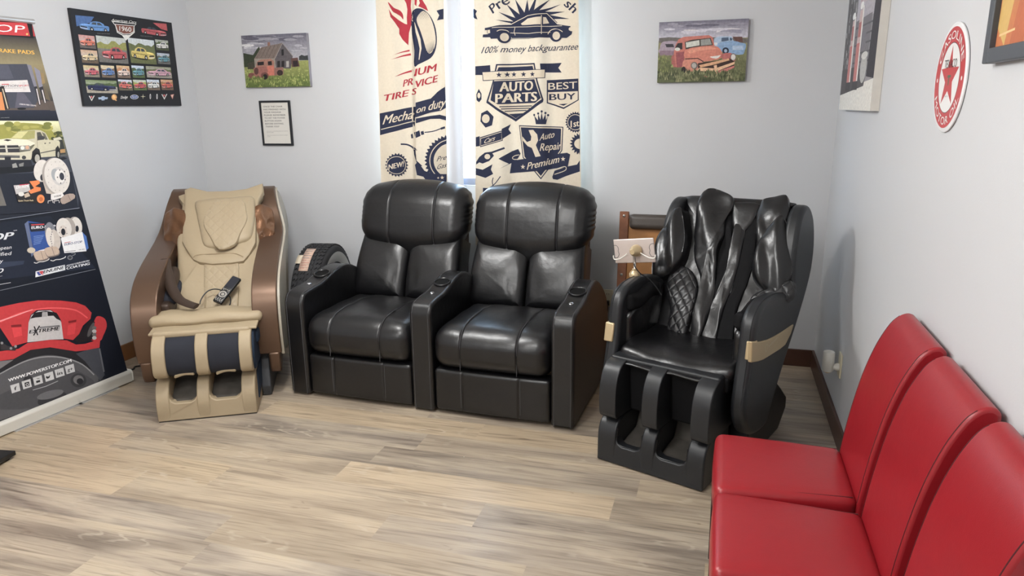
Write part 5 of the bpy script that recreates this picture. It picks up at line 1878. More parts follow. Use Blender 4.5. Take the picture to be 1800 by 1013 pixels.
def left_y(x, z):
    w = (x - cl0(z)) / (cl1(z) - cl0(z))
    y = CY + 0.010 * math.sin(w * 9.0 + 0.6) + 0.005 * math.sin(w * 21 + z * 1.3)
    return y - 0.020 * (1 - smooth01((x - fold_x(z)) / 0.012 + 0.5)) + 0.02 * smooth01((w - 0.92) / 0.08)


def right_y(x, z):
    w = (x - cr0(z)) / (cr1(z) - cr0(z))
    return CY + 0.014 * math.sin(w * 17.0 + 0.8 * math.sin(z * 1.1)) + 0.006 * math.sin(w * 33 + 1 + z)


ckx = (lambda fx: (lambda x, y: (lambda w: (w[0], w[2]))(on_plane(*fx(x, y), (0, CY, 0), (0, 1, 0)))))
cA, cB, cC, cD = cr(650, 0, 5.63), cr(650, 160, 5.63), cr(830, 0, 4.823), cr(830, 180, 3.895)


def curtain_cloth(g, xa, xb, yf, nu=90, nv=40):
    def fn(u, v):
        z = ZB + (ZT - ZB) * v
        x = xa(z) + (xb(z) - xa(z)) * u
        return (x, yf(x, z), z)
    g.sheet(fn, nu, nv, 0)
    for i in range(len(g.F)):
        g.K[i] = BEI
    return g


# left curtain with its white lining turned out along the inner edge
lc = thing('curtain', 'left printed curtain with red flaming tire and white lining turned out', 'curtain', (0, 0, 0), group='printed garage curtains')
g = curtain_cloth(Geo(), cl0, cl1, left_y)
a = Art(g, None, lambda s_, t_, l: (s_, left_y(s_, t_) - l, t_), 0, edge=0.008, eps=0.00035)
a.xf = ckx(cA)
a.poly([(185, 20), (250, 80), (320, 110), (350, 150), (352, 200), (330, 170), (280, 140), (230, 110)], CRED, 3)
a.poly([(195, 92), (230, 150), (300, 200), (370, 242), (388, 246), (385, 180), (390, 100), (380, 40), (355, -10), (425, -10), (420, 70), (427, 130), (430, 230), (405, 330), (400, 452), (350, 400), (312, 340), (312, 290), (260, 225), (212, 170)], CRED)
a.poly([(445, -10), (470, -10), (462, 62), (445, 45)], CRED)
a.poly([(485, -10), (515, -10), (555, 60), (572, 108), (530, 85), (482, 62), (497, 30)], CRED)
a.poly([(428, 150), (440, 98), (480, 82), (540, 100), (600, 170), (645, 280), (658, 400), (640, 500), (600, 570), (540, 610), (480, 638), (445, 655), (444, 500), (432, 350), (424, 220)], NAVY, 3)
a.poly([(470, 170), (520, 112), (560, 125), (600, 190), (632, 290), (646, 400), (628, 480), (590, 530), (560, 500), (532, 400), (500, 300), (470, 225)], BEI, 3)
for k in range(9):
    a.line([(446 + 12 * k, 152 - 5 * k), (462 + 15 * k, 205 - 3 * k)], 4, NAVY, w2=0.5)
    a.line([(548 + 9 * k, 560 - 8 * k), (545 + 11 * k, 440 - 6 * k)], 5, NAVY, w2=0.5)
a.poly([(442, 212), (470, 290), (503, 385), (514, 480), (492, 592), (484, 592), (495, 480), (478, 400), (455, 320)], BEI)
a.poly([(420, 300), (428, 260), (434, 400), (444, 530), (434, 505), (420, 420)], BEI)
a.poly([(240, 545), (410, 495), (412, 511), (260, 541)], CRED)
a.poly([(215, 590), (420, 530), (425, 550)], CRED)
a.poly([(255, 760), (440, 690), (440, 711), (300, 751)], CRED)
a.text('PR', (352, 862), (440, 838), (6, -72), CRED, 0.03, 0.1)
a.text('IUM', (446, 755), (652, 700), (4, -76), CRED, 0.03, 0.1)
a.text('TIRE', (148, 1005), (402, 952), (6, -68), CRED, 0.03, 0.1)
a.text('S', (432, 940), (458, 932), (4, -66), CRED, 0.03, 0.1)
a.text('VICE', (452, 870), (664, 808), (4, -72), CRED, 0.03, 0.1)
a.poly([(655, 105), (722, 84), (722, 188), (660, 202), (686, 150)], NAVY)
a.xf = ckx(cB)
a.poly([(105, 222), (455, 155), (455, 300), (450, 352), (108, 437)], NAVY)
a.line([(118, 381), (455, 298)], 8, BEI)
a.text('Mecha', (135, 332), (440, 272), (22, -95), BEI, 0.02, 0.15)
a.poly([(456, 115), (600, 75), (660, 12), (738, -42), (748, 165), (700, 196), (600, 213), (456, 262)], NAVY)
a.poly([(458, 272), (600, 246), (690, 235), (748, 252), (748, 292), (690, 275), (600, 276), (458, 320)], NAVY)
a.text('on', (462, 222), (548, 196), (10, -70), BEI, 0.02, 0.15)
a.text('duty', (578, 194), (742, 150), (14, -92), BEI, 0.02, 0.15)
a.poly([(425, 430), (440, 420), (446, 465), (430, 468)], NAVY)
a.poly([(448, 410), (490, 390), (502, 445), (456, 466)], NAVY)
a.poly([(502, 402), (530, 395), (538, 430), (508, 437)], NAVY)
a.line([(540, 410), (620, 400), (700, 372)], 10, NAVY, 4)
a.poly([(695, 365), (735, 350), (738, 372), (700, 385)], NAVY)
a.line([(320, 525), (390, 528), (440, 555), (462, 592)], 15, NAVY, 5)
a.poly([(440, 560), (458, 600), (466, 690), (520, 745), (482, 742), (462, 700)], NAVY)
a.cog(800, 690, 262, 238, 42, NAVY, clip=752)
a.ell(800, 690, 212, 212, BEI, 48, clip=752)
a.ell(800, 690, 204, 204, NAVY, 48, clip=752)
a.ell(800, 690, 172, 172, C(206, 196, 178), 48, clip=752)
a.text('Pre', (655, 700), (748, 678), (12, -52), NAVY, 0.005, 0.2)
a.text('Gas', (658, 778), (748, 756), (12, -52), NAVY, 0.005, 0.2)
a.poly([(456, 730), (474, 698), (540, 790), (620, 820), (752, 825), (752, 897), (640, 901), (560, 892), (530, 850), (470, 832)], NAVY)
a.star(672, 862, 13, BEI)
a.star(712, 859, 21, BEI)
a.cog(283, 732, 124, 106, 22, C(150, 142, 134), 0.97)
a.cog(280, 730, 122, 102, 22, NAVY, 0.97)
a.ell(277, 733, 102, 88, BEI, 36)
a.ell(277, 733, 96, 82, NAVY, 36)
a.text('NEW!', (197, 778), (352, 742), (2, -54), BEI, 0.04)
a.poly([(346, 890), (410, 890), (410, 910), (346, 910)], NAVY)
a.poly([(656, 914), (748, 914), (748, 960), (700, 1010), (640, 1010)], NAVY)
for x_, y_ in ((160, 960), (380, 1000), (560, 1040), (240, 1090)):
    a.poly([(x_, y_), (x_ + 150, y_ - 30), (x_ + 160, y_ + 40), (x_ + 10, y_ + 70)], NAVY)
g.build('cloth', M_CLOTH, lc, sharp=80)


def lining(u, v):
    z = ZB + (ZT - ZB) * v
    x1_ = cl1(z)
    xe = edge_x((806, 0), (811, 320))(z)
    x = x1_ - 0.004 + (xe - x1_ + 0.004) * u
    return (x, left_y(x1_, z) + 0.003 + 0.022 * u + 0.006 * math.sin(u * 7 + z), z)


Geo().sheet(lining, 12, 24).build('lining', M_FOLD, lc, sharp=80)

# right curtain
rcu = thing('curtain', 'right printed curtain with a car, auto parts shield and repair badge', 'curtain', (0, 0, 0), group='printed garage curtains')
g = curtain_cloth(Geo(), cr0, cr1, right_y, 120)
a = Art(g, None, lambda s_, t_, l: (s_, right_y(s_, t_) - l, t_), 0, edge=0.008, eps=0.00035)
a.xf = ckx(cC)
a.text('Pre', (182, 118), (322, 20), (-58, -66), NAVY, 0.02, 0.1)
a.text('sh', (772, 42), (858, 118), (58, -62), NAVY, 0.02, 0.1)
cx_, cy2 = 535, 190
tips = [(205, 172), (232, 105), (290, 36), (360, -10), (465, -5), (560, -40), (660, -10), (750, 36), (785, 98), (826, 160)]
base = [(320, 195), (345, 180), (362, 150), (400, 122), (440, 105), (482, 92), (530, 88), (575, 90), (620, 98), (655, 125), (690, 160), (720, 190)]
ray_ = [base[0]]
for k, t_ in enumerate(tips):
    ray_ += [t_, base[k + 1]]
a.poly(ray_ + [base[-1], (700, 210), (340, 210)], NAVY)
a.poly([(103, 236), (240, 216), (330, 208), (470, 136), (630, 118), (720, 205), (835, 222), (830, 262), (852, 268), (845, 292), (800, 322), (660, 318), (330, 322), (240, 330), (160, 330), (150, 316), (85, 316), (88, 292), (135, 288), (103, 264)], NAVY)
a.poly([(410, 200), (470, 156), (588, 142), (586, 208), (420, 212)], BEI)
a.poly([(604, 146), (625, 146), (650, 196), (604, 205)], BEI)
a.line([(325, 206), (468, 132), (632, 114), (722, 204)], 6, BEI)
a.line([(170, 236), (360, 228), (600, 225), (760, 218)], 5, BEI)
a.line([(360, 232), (352, 268), (362, 300)], 5, BEI)
a.line([(320, 278), (480, 284), (660, 272)], 5, BEI)
a.line([(592, 130), (592, 290)], 5, BEI)
a.line([(218, 268), (250, 255), (300, 262), (318, 300), (330, 322)], 6, BEI, 3)
a.line([(640, 290), (660, 258), (700, 244), (745, 256), (765, 270)], 6, BEI, 3)
a.poly([(104, 255), (150, 252), (152, 280), (104, 284)], BEI)
a.line([(124, 250), (126, 284)], 4, NAVY)
a.ell(830, 246, 12, 14, BEI)
a.line([(325, 328), (480, 326), (640, 312)], 4, NAVY)
for x_, y_ in ((274, 314), (708, 300)):
    a.ell(x_, y_, 54, 54, NAVY)
    a.ell(x_ + 3, y_ + 2, 33, 35, BEI)
    a.ell(x_ - 3, y_ - 1, 24, 27, C(206, 194, 176))
a.text('100% money backguarantee', (72, 452), (900, 422), (10, -58), NAVY, 0.008, 0.25)
# shield: auto parts
a.poly([(22, 562), (152, 552), (155, 605), (85, 612), (88, 636), (22, 636)], NAVY)
a.poly([(580, 540), (758, 533), (728, 575), (758, 615), (622, 615), (618, 590), (585, 590)], NAVY)
a.poly([(210, 545), (535, 535), (560, 680), (608, 845), (604, 866), (365, 1032), (118, 872), (120, 855), (180, 680)], NAVY)
a.poly([(222, 557), (525, 547), (548, 684), (594, 842), (365, 1008), (134, 858), (192, 684)], BEI)
a.poly([(232, 572), (515, 560), (530, 605), (215, 612)], NAVY)
a.poly([(188, 690), (532, 672), (588, 832), (540, 872), (360, 880), (225, 885), (155, 850)], NAVY)
a.poly([(80, 608), (622, 586), (620, 662), (88, 687)], NAVY)
a.poly([(85, 613), (617, 591), (615, 657), (93, 681)], BEI)
for x_, y_ in ((235, 636), (297, 633), (350, 631), (434, 630), (514, 630)):
    a.star(x_, y_, 25, NAVY)
a.text('AUTO', (242, 778), (516, 763), (2, -84), BEI, 0.045)
a.text('PARTS', (206, 874), (552, 856), (2, -82), BEI, 0.045)
for k, (x0_, x1_) in enumerate(((238, 508), (250, 490), (278, 460))):
    a.line([(x0_, 906 + 19 * k), (x1_, 898 + 19 * k)], 8, NAVY)
a.poly([(308, 968), (432, 960), (365, 1006)], NAVY)
# best buy
a.poly([(632, 680), (905, 667), (908, 850), (775, 925), (632, 876)], NAVY)
a.poly([(641, 782), (900, 774), (899, 846), (775, 911), (641, 868)], BEI)
a.text('BEST', (643, 762), (893, 750), (0, -62), BEI, 0.008)
a.text('BUY', (652, 850), (878, 842), (0, -56), NAVY, 0.02)
a.poly([(728, 884), (812, 878), (775, 897)], NAVY)
a.poly([(30, 800), (52, 753), (76, 795), (76, 842), (55, 868), (32, 850)], NAVY)
a.ell(53, 810, 14, 24, BEI)
a.poly([(5, 68), (38, 92), (25, 118), (42, 165), (5, 150)], NAVY)
a.xf = ckx(cD)
a.poly([(60, 75), (102, 54), (150, 98), (137, 157), (90, 173), (54, 130)], NAVY)
a.ell(92, 112, 27, 30, BEI)
a.poly([(440, 149), (436, 125), (428, 90), (455, 122), (457, 80), (472, 118), (480, 66), (488, 118), (503, 78), (506, 122), (518, 92), (506, 150)], NAVY)
for x_, y_ in ((428, 86), (457, 76), (480, 62), (503, 73), (519, 88)):
    a.ell(x_, y_, 7, 8, NAVY, 12)
a.poly([(50, 240), (210, 192), (214, 262), (52, 308)], NAVY)
a.loop([(55, 248), (206, 202), (208, 256), (57, 298)], 4, BEI)
a.poly([(20, 240), (48, 232), (50, 300), (20, 304)], NAVY)
a.poly([(207, 182), (262, 150), (247, 185), (264, 212), (212, 250)], NAVY)
a.text('Cars', (80, 283), (158, 258), (8, -34), BEI, 0.02, 0.3)
a.poly([(22, 410), (45, 375), (85, 345), (130, 338), (152, 365), (115, 402), (70, 420), (45, 412), (22, 428)], NAVY)
a.ell(103, 372, 20, 18, BEI)
a.line([(128, 346), (175, 330), (225, 312)], 13, NAVY)
a.poly([(20, 452), (70, 462), (140, 424), (128, 460), (145, 490), (90, 518), (20, 498)], NAVY)
a.line([(112, 590), (160, 555), (200, 505)], 6, NAVY, 4)
a.line([(146, 515), (138, 545), (150, 585)], 6, NAVY, 4)
# auto repair shield
a.poly([(318, 157), (624, 168), (616, 330), (475, 526), (345, 380)], NAVY)
a.poly([(324, 164), (617, 174), (609, 328), (475, 515), (351, 376)], BEI)
a.poly([(331, 171), (608, 181), (602, 326), (475, 502), (358, 372)], NAVY)
a.poly([(342, 233), (375, 272), (402, 262), (406, 235), (386, 190), (420, 188), (450, 220), (456, 260), (440, 292), (476, 372), (440, 382), (410, 312), (380, 300), (346, 262)], BEI)
a.text('Auto', (465, 262), (556, 240), (8, -48), BEI, 0.015, 0.15)
a.text('Repair', (468, 332), (606, 322), (6, -54), BEI, 0.015, 0.15)
a.poly([(190, 456), (250, 421), (186, 385), (270, 335), (312, 320), (330, 352), (300, 400), (240, 430)], NAVY)
a.poly([(545, 512), (560, 470), (640, 442), (720, 425), (740, 396), (740, 472), (640, 506), (580, 532), (550, 528)], NAVY)
a.poly([(256, 487), (268, 402), (480, 366), (650, 345), (672, 356), (655, 442), (480, 466)], NAVY)
a.line([(330, 388), (285, 392), (272, 380), (290, 366), (320, 360)], 5, BEI, 4)
a.line([(560, 462), (630, 440), (645, 452), (630, 470), (560, 495)], 5, BEI, 4)
a.text('Premium', (375, 462), (592, 412), (6, -52), BEI, 0.02, 0.15)
a.star(347, 442, 18, BEI)
a.star(622, 388, 18, BEI)
a.cog(710, 136, 74, 62, 24, NAVY, clip=739)
a.ell(708, 136, 56, 54, BEI, 32, clip=739)
a.ell(708, 136, 52, 50, NAVY, 32, clip=739)
a.text('1st', (676, 172), (736, 162), (0, -48), BEI, 0.03, clip=739)
a.cog(745, 283, 78, 58, 20, NAVY, clip=740)
a.ell(745, 283, 44, 36, BEI, 28, clip=740)
a.poly([(412, 582), (425, 556), (500, 547), (560, 558), (590, 590), (580, 610), (420, 610)], NAVY, 2)
a.poly([(430, 576), (440, 562), (500, 555), (552, 564), (572, 586), (440, 590)], BEI)
a.poly([(612, 592), (735, 576), (735, 660), (612, 660)], NAVY)
a.poly([(72, 586), (130, 588), (130, 700), (70, 700)], NAVY)
for x_, y_ in ((22, 760), (40, 870), (62, 815)):
    a.poly([(x_, y_), (x_ + 26, y_ + 28), (x_ + 22, y_ + 72), (x_ - 2, y_ + 44)], NAVY)
for k in range(7):
    x_, y_ = 120 + 90 * k, 700 + 30 * (k % 3)
    a.poly([(x_, y_), (x_ + 60, y_ - 20), (x_ + 66, y_ + 60), (x_ + 6, y_ + 80)], NAVY)
g.build('cloth', M_CLOTH, rcu, sharp=80)
rod = thing('curtain_rod', 'white curtain rod above the picture, carrying both curtains', 'curtain rod', (2.16, CY, 2.346))
Geo().tube([(-0.80, 0, 0), (0.80, 0, 0)], 0.011, 14, sm=1).build('rod', M_WHITE, rod)
for sx_ in (-0.74, 0.74):
    Geo().box((sx_ - 0.012, 0.0, -0.012), (sx_ + 0.012, -CY - 0.0005, 0.012)).build('bracket', M_WHITE, rod)
# blind slat seen in the gap, lying on the bottom of the window
tag(Geo().box((1.78, -0.012, 1.079), (2.45, -0.001, 1.124)).build('window_ledge', mat('grey_vinyl', C(140, 146, 164), 0.5, bump=0.03), bevel=0.003, smooth=False), 'grey ledge strip at the bottom of the window, seen between the curtains', 'ledge')

# ------------------------------------------------------------------ roll-up banner, leaning back to the left wall
br_ = np.array((0.332, -1.290, 0.075))
exb = np.array((0.063, 0.774, 0.0)); exb /= np.linalg.norm(exb)
top = np.array((0.084, -1.322, 2.046))
eyb = top - br_
BHh = np.linalg.norm(eyb)
eyb /= BHh
enb = np.cross(exb, eyb)
enb /= np.linalg.norm(enb)
if enb[0] < 0:
    enb = -enb
BWd = 0.85
ban = thing('rollup_banner', 'tall roll-up banner with a red brake caliper, leaning by the left wall', 'banner', (0.30, -1.70, 0))
ib = np.array((0.30, -1.70, 0))
o0 = br_ - exb * BWd - ib


def bplace(s_, t_, l):
    return tuple(o0 + exb * s_ + eyb * t_ + enb * l)


def bxf(fx):
    dd = float(np.dot(exb, eyb))

    def f(x, y):
        w = on_plane(*fx(x, y), br_, enb) - br_ + exb * BWd
        p, q = float(np.dot(w, exb)), float(np.dot(w, eyb))
        s_, t_ = (p - dd * q) / (1 - dd * dd), (q - dd * p) / (1 - dd * dd)
        return (max(0.001, min(BWd - 0.001, s_)), max(0.001, min(BHh - 0.001, t_)))
    return f


g = Geo()
vv = [bplace(0, 0, -0.001), bplace(BWd, 0, -0.001), bplace(BWd, BHh, -0.001), bplace(0, BHh, -0.001), bplace(0, 0, 0), bplace(BWd, 0, 0), bplace(BWd, BHh, 0), bplace(0, BHh, 0)]
BNV = C(27, 31, 42)
g.add(vv, [(0, 3, 2, 1), (4, 5, 6, 7), (0, 1, 5, 4), (1, 2, 6, 5), (2, 3, 7, 6), (3, 0, 4, 7)], 0, [BNV] * 6)
a = Art(g, None, bplace, 0, eps=0.00018)
b1, b2, b3, b4 = cr(0, 20, 5.067), cr(0, 200, 5.067), cr(0, 370, 6.333), cr(0, 510, 3.75)


def band(fx, p_top, p_bot, c0_, c1_):
    f = bxf(fx)
    ta, tb = f(*p_top)[1], f(*p_bot)[1]
    a.xf = lambda s_, t_: (s_, t_)
    a.grad([(0.002, ta), (BWd - 0.002, ta), (BWd - 0.002, tb), (0.002, tb)], c0_, c1_)


band(b1, (285, 110), (298, 222), C(196, 36, 46), C(196, 36, 46))
band(b1, (298, 225), (390, 480), C(58, 56, 62), C(150, 138, 104))
band(b1, (390, 478), (450, 800), C(150, 136, 100), C(64, 62, 66))
band(b1, (450, 798), (470, 885), C(96, 84, 78), C(90, 80, 74))
band(b1, (470, 885), (490, 975), C(44, 48, 62), C(30, 34, 46))
band(b2, (492, 66), (540, 230), C(236, 232, 190), C(150, 150, 84))
band(b2, (540, 228), (590, 420), C(120, 116, 84), C(80, 84, 94))
band(b2, (590, 418), (690, 845), C(60, 64, 76), C(36, 40, 52))
a.xf = bxf(b1)
a.grad([(-700, 150), (295, 225), (395, 480), (-700, 470)], C(58, 56, 62), C(150, 138, 104))
a.grad([(-700, 470), (395, 485), (495, 800), (-700, 800)], C(150, 136, 100), C(64, 62, 66))
a.poly([(-700, 800), (400, 790), (440, 885), (-700, 890)], C(96, 84, 78))
a.poly([(-700, 50), (280, 85), (300, 240), (-700, 150)], C(34, 34, 38))
a.poly([(-700, 60), (238, 105), (268, 222), (-700, 170)], C(196, 36, 46))
a.text('STOP', (-262, 168), (228, 192), (-8, -68), C(240, 238, 236), 0.0, 0.1)
for pts in (((-262, 178), (232, 194)),):
    pass
a.ell(240, 203, 10, 10, C(230, 170, 90), 14)
a.text('BRAKE PADS', (-42, 362), (306, 384), (-6, -36), C(228, 176, 66), 0.03)
a.poly([(-700, 470), (236, 470), (300, 660), (330, 800), (300, 860), (-700, 880)], C(72, 74, 86))
a.poly([(-700, 470), (70, 478), (120, 600), (-700, 640)], C(84, 86, 100))
a.poly([(150, 720), (210, 730), (300, 850), (130, 860)], C(92, 90, 104))
a.poly([(236, 472), (275, 482), (325, 668), (300, 672)], C(128, 126, 140))
a.poly([(300, 495), (352, 530), (378, 668), (345, 680)], C(136, 134, 150))
a.poly([(360, 548), (386, 552), (400, 640), (372, 650)], C(150, 126, 84))
a.poly([(378, 660), (420, 720), (448, 800), (400, 780)], C(104, 92, 74))
a.poly([(300, 672), (325, 668), (362, 830), (345, 842)], C(50, 50, 58))
a.poly([(345, 680), (378, 668), (410, 812), (392, 822)], C(50, 50, 58))
for p0, p1 in (((322, 690), (352, 830)), ((372, 700), (400, 815))):
    a.line([p0, p1], 9, C(214, 206, 206))
a.poly([(-500, 640), (240, 612), (270, 720), (-500, 722)], C(216, 210, 208))
a.line([(10, 652), (75, 650)], 7, C(200, 50, 56))
a.text('EVOLUTION', (-62, 680), (160, 672), (-2, -20), C(50, 50, 56), 0.0, 0.1)
a.text('SPORT', (164, 672), (256, 668), (-2, -16), C(196, 60, 66), 0.02, 0.1)
a.text('CARBON FIBER CERAMIC BRAKE PADS', (-30, 690), (190, 686), 7, C(110, 100, 104))
for k in range(3):
    a.line([(200 + 9 * k, 630), (194 + 9 * k, 660), (206 + 9 * k, 700)], 2, C(180, 172, 172), 4)
a.poly([(-60, 680), (30, 665), (82, 870), (-60, 900)], C(48, 44, 44))
a.poly([(-60, 720), (10, 720), (45, 900), (-60, 910)], C(206, 130, 70))
a.line([(18, 690), (66, 868)], 10, C(200, 186, 160))
a.text('CARBON FIBER CERAMIC', (168, 832), (322, 848), 13, C(214, 206, 206), 0.02)
a.ell(190, 868, 40, 10, C(34, 34, 38))
a.grad([(-700, 885), (440, 880), (495, 975), (-700, 975)], C(44, 48, 62), C(30, 34, 46))
a.text('consumption', (0, 952), (78, 950), 7, C(190, 190, 190))
# pick-up panel
a.xf = bxf(b2)
a.grad([(-800, 60), (495, 66), (545, 230), (-800, 230)], C(236, 232, 190), C(150, 150, 84))
a.grad([(-800, 230), (545, 225), (600, 420), (-800, 420)], C(120, 116, 84), C(80, 84, 94))
a.poly([(-800, 400), (590, 380), (690, 760), (690, 850), (-800, 950)], C(66, 70, 82))
a.poly([(-800, 560), (630, 520), (690, 845), (-800, 952)], C(36, 40, 52))
a.poly([(-200, 120), (80, 90), (200, 82), (330, 90), (420, 110), (470, 170), (530, 180), (540, 235), (-200, 250)], C(150, 148, 70))
a.blobs((60, 90, 420, 150), 14, [C(170, 164, 84), C(120, 124, 60), C(196, 186, 104)], 40, 20, 21)
a.blobs((440, 170, 540, 225), 8, [C(96, 98, 56), C(70, 76, 50)], 24, 16, 22)
SLV, SLD, SLL = C(196, 190, 164), C(120, 114, 100), C(226, 220, 198)
a.poly([(465, 222), (530, 205), (548, 235), (578, 360), (520, 370)], C(60, 62, 60))
a.poly([(465, 222), (525, 208), (545, 232), (470, 240)], C(200, 196, 176))
a.poly([(525, 320), (570, 315), (572, 348), (528, 352)], C(170, 130, 80))
a.poly([(-300, 480), (250, 470), (560, 385), (590, 400), (270, 520), (-300, 560)], C(30, 32, 38))
a.poly([(110, 220), (170, 155), (300, 146), (350, 148), (395, 172), (430, 235), (515, 240), (525, 260), (520, 340), (510, 380), (360, 390), (270, 410), (260, 330), (300, 280)], SLV)
a.poly([(80, 222), (150, 158), (302, 150), (300, 222), (230, 232)], C(164, 160, 100))
a.poly([(92, 218), (155, 162), (240, 158), (180, 222)], C(206, 200, 140))
a.poly([(318, 168), (350, 165), (372, 205), (386, 232), (322, 240)], C(84, 84, 76))
a.poly([(362, 165), (392, 180), (416, 232), (392, 234)], C(110, 108, 96))
a.ell(356, 216, 34, 18, C(70, 70, 72), 16)
a.line([(320, 236), (330, 370)], 3, SLD)
a.line([(350, 352), (500, 322)], 9, C(90, 88, 84))
a.poly([(385, 262), (400, 260), (400, 270), (386, 272)], C(90, 86, 80))
a.poly([(426, 258), (440, 257), (440, 266), (427, 267)], C(90, 86, 80))
a.poly([(-250, 260), (60, 222), (230, 232), (305, 265), (262, 290), (150, 292), (-250, 280)], SLL)
a.poly([(20, 238), (50, 228), (95, 236), (60, 248)], C(60, 58, 54))
a.poly([(-250, 278), (150, 272), (165, 346), (-250, 350)], C(58, 58, 62))
a.poly([(-250, 276), (150, 270), (152, 282), (-250, 290)], C(210, 206, 190))
a.poly([(32, 278), (48, 276), (60, 345), (42, 346)], C(206, 202, 188))
a.line([(-250, 316), (158, 308)], 8, C(190, 186, 172))
a.poly([(160, 288), (250, 282), (262, 325), (170, 328)], C(150, 146, 140))
a.ell(190, 306, 17, 17, C(226, 224, 214))
a.ell(232, 303, 17, 17, C(206, 160, 130))
a.poly([(-250, 350), (165, 346), (270, 330), (275, 375), (262, 412), (-250, 412)], C(200, 194, 172))
a.poly([(-250, 366), (165, 374), (165, 396), (-250, 396)], C(96, 96, 96))
a.ell(202, 392, 19, 17, C(70, 70, 72))
a.poly([(30, 385), (85, 385), (85, 470), (30, 470)], C(40, 42, 48))
a.poly([(-250, 412), (262, 412), (280, 470), (-250, 490)], C(44, 46, 54))
a.poly([(96, 452), (130, 440), (146, 480), (100, 486)], C(150, 150, 146))
a.poly([(156, 450), (200, 436), (196, 470), (160, 474)], C(130, 130, 128))
a.poly([(268, 410), (276, 340), (310, 305), (340, 320), (355, 390), (350, 420)], C(46, 46, 48))
a.ell(314, 396, 40, 52, C(34, 34, 36))
a.ell(320, 400, 22, 36, C(170, 166, 156))
a.poly([(484, 380), (484, 310), (505, 285), (525, 320), (524, 400)], C(46, 46, 48))
a.ell(506, 360, 18, 42, C(34, 34, 36))
a.ell(509, 365, 9, 26, C(150, 148, 140))
# two drilled rotors, box, pads
ROT, ROTD = C(214, 208, 202), C(166, 158, 152)
a.ell(360, 510, 72, 100, C(188, 180, 174), 32, 0.1)
a.ell(356, 508, 66, 94, ROT, 32, 0.1)
a.ell(366, 570, 20, 30, C(52, 52, 60), 20)
a.poly([(365, 590), (420, 640), (470, 720), (400, 712)], C(190, 176, 164))
a.ell(484, 558, 120, 166, ROTD, 40, -0.2)
a.ell(496, 556, 112, 162, ROT, 40, -0.2)
a.ell(512, 558, 64, 82, C(196, 192, 190), 32, -0.15)
a.ell(478, 545, 34, 54, C(160, 164, 168), 24, -0.2)
a.ell(520, 560, 46, 62, C(222, 218, 214), 28, -0.15)
a.ell(537, 560, 21, 34, C(58, 60, 70), 24, -0.15)
for k in range(5):
    t_ = 2 * math.pi * k / 5 + 0.5
    a.ell(534 + 36 * math.cos(t_), 560 + 62 * math.sin(t_), 5, 7, C(70, 66, 66), 10)
for k in range(14):
    t_ = 2 * math.pi * k / 14
    a.ell(500 + 88 * math.cos(t_), 558 + 130 * math.sin(t_), 3, 4, C(130, 124, 120), 8)
a.poly([(108, 640), (330, 594), (388, 800), (150, 790)], C(44, 42, 44))
a.poly([(108, 640), (242, 630), (262, 690), (130, 720)], C(190, 186, 186))
a.poly([(250, 605), (330, 595), (345, 620), (300, 650), (350, 660), (350, 688), (262, 715), (240, 690), (290, 665)], C(226, 120, 50))
a.ell(350, 760, 34, 38, C(226, 130, 60), 20)
a.ell(352, 764, 18, 20, C(190, 96, 40), 16)
a.line([(160, 638), (245, 630)], 9, C(190, 40, 70))
a.text('EXTREME', (132, 672), (250, 654), (0, -26), C(240, 236, 236), 0.03, 0.1)
a.ell(176, 718, 26, 20, C(220, 218, 214), 16)
a.poly([(200, 720), (240, 702), (256, 735), (210, 752)], C(190, 170, 150))
a.text('Quiet Truck Pads', (150, 784), (284, 780), 14, C(220, 200, 160), 0.02)
a.poly([(440, 720), (540, 700), (562, 740), (470, 772), (440, 765)], C(226, 222, 220))
a.text('EXTREME', (468, 748), (532, 736), 14, C(40, 40, 44), 0.02, 0.2)
a.poly([(526, 760), (570, 722), (640, 715), (652, 755), (560, 806), (530, 795)], C(166, 148, 138), 2)
a.line([(590, 722), (615, 775)], 4, C(110, 96, 90))
for k in range(2):
    a.line([(415 + 60 * k, 800), (415 + 60 * k, 780), (455 + 60 * k, 772), (460 + 60 * k, 795)], 7, C(214, 210, 208))
a.poly([(-700, 600), (-10, 640), (48, 820), (-700, 860)], C(110, 106, 102))
a.line([(-800, 1040), (0, 945), (700, 840)], 5, C(130, 136, 150))
# euro panel
a.xf = bxf(b3)
a.grad([(-900, 260), (560, 60), (1060, 640), (-900, 900)], C(30, 36, 50), C(36, 42, 58))
a.poly([(-900, 640), (270, 560), (260, 600), (-900, 800)], C(52, 60, 80))
a.text('STOP', (-330, 360), (142, 318), (14, -82), C(214, 216, 222), 0.03, 0.15)
a.text('TM', (146, 232), (186, 226), 10, C(220, 220, 226), 0.02)
for t_, x1_, yb in (('European', 124, 432), ('certified', 120, 500), ('quality', 28, 585)):
    a.text(t_, (x1_ - 30 * len(t_), yb + 5.0 * len(t_) * 0.5), (x1_, yb - 4), (8, -42), C(226, 226, 230))
a.text('PRO', (-160, 735), (32, 690), (8, -52), C(226, 226, 230), 0.03, 0.1)
a.text('series', (-30, 745), (24, 732), 10, C(200, 200, 206))
a.line([(-200, 860), (118, 804)], 6, C(190, 190, 196))
a.poly([(272, 150), (312, 115), (360, 400), (385, 470), (350, 520)], C(96, 108, 140))
a.poly([(312, 118), (560, 160), (600, 420), (430, 470), (380, 470), (340, 300)], C(34, 74, 146))
a.poly([(318, 140), (620, 150), (640, 215), (345, 240), (332, 220)], C(40, 44, 56))
a.line([(345, 162), (490, 155)], 11, C(206, 50, 56))
a.text('EURO-STOP', (348, 208), (614, 192), (0, -32), C(230, 232, 236), 0.03, 0.05)
for k in range(6):
    a.line([(372, 292 + 18 * k), (490 - 8 * k, 276 + 17 * k)], 5, C(120, 150, 206))
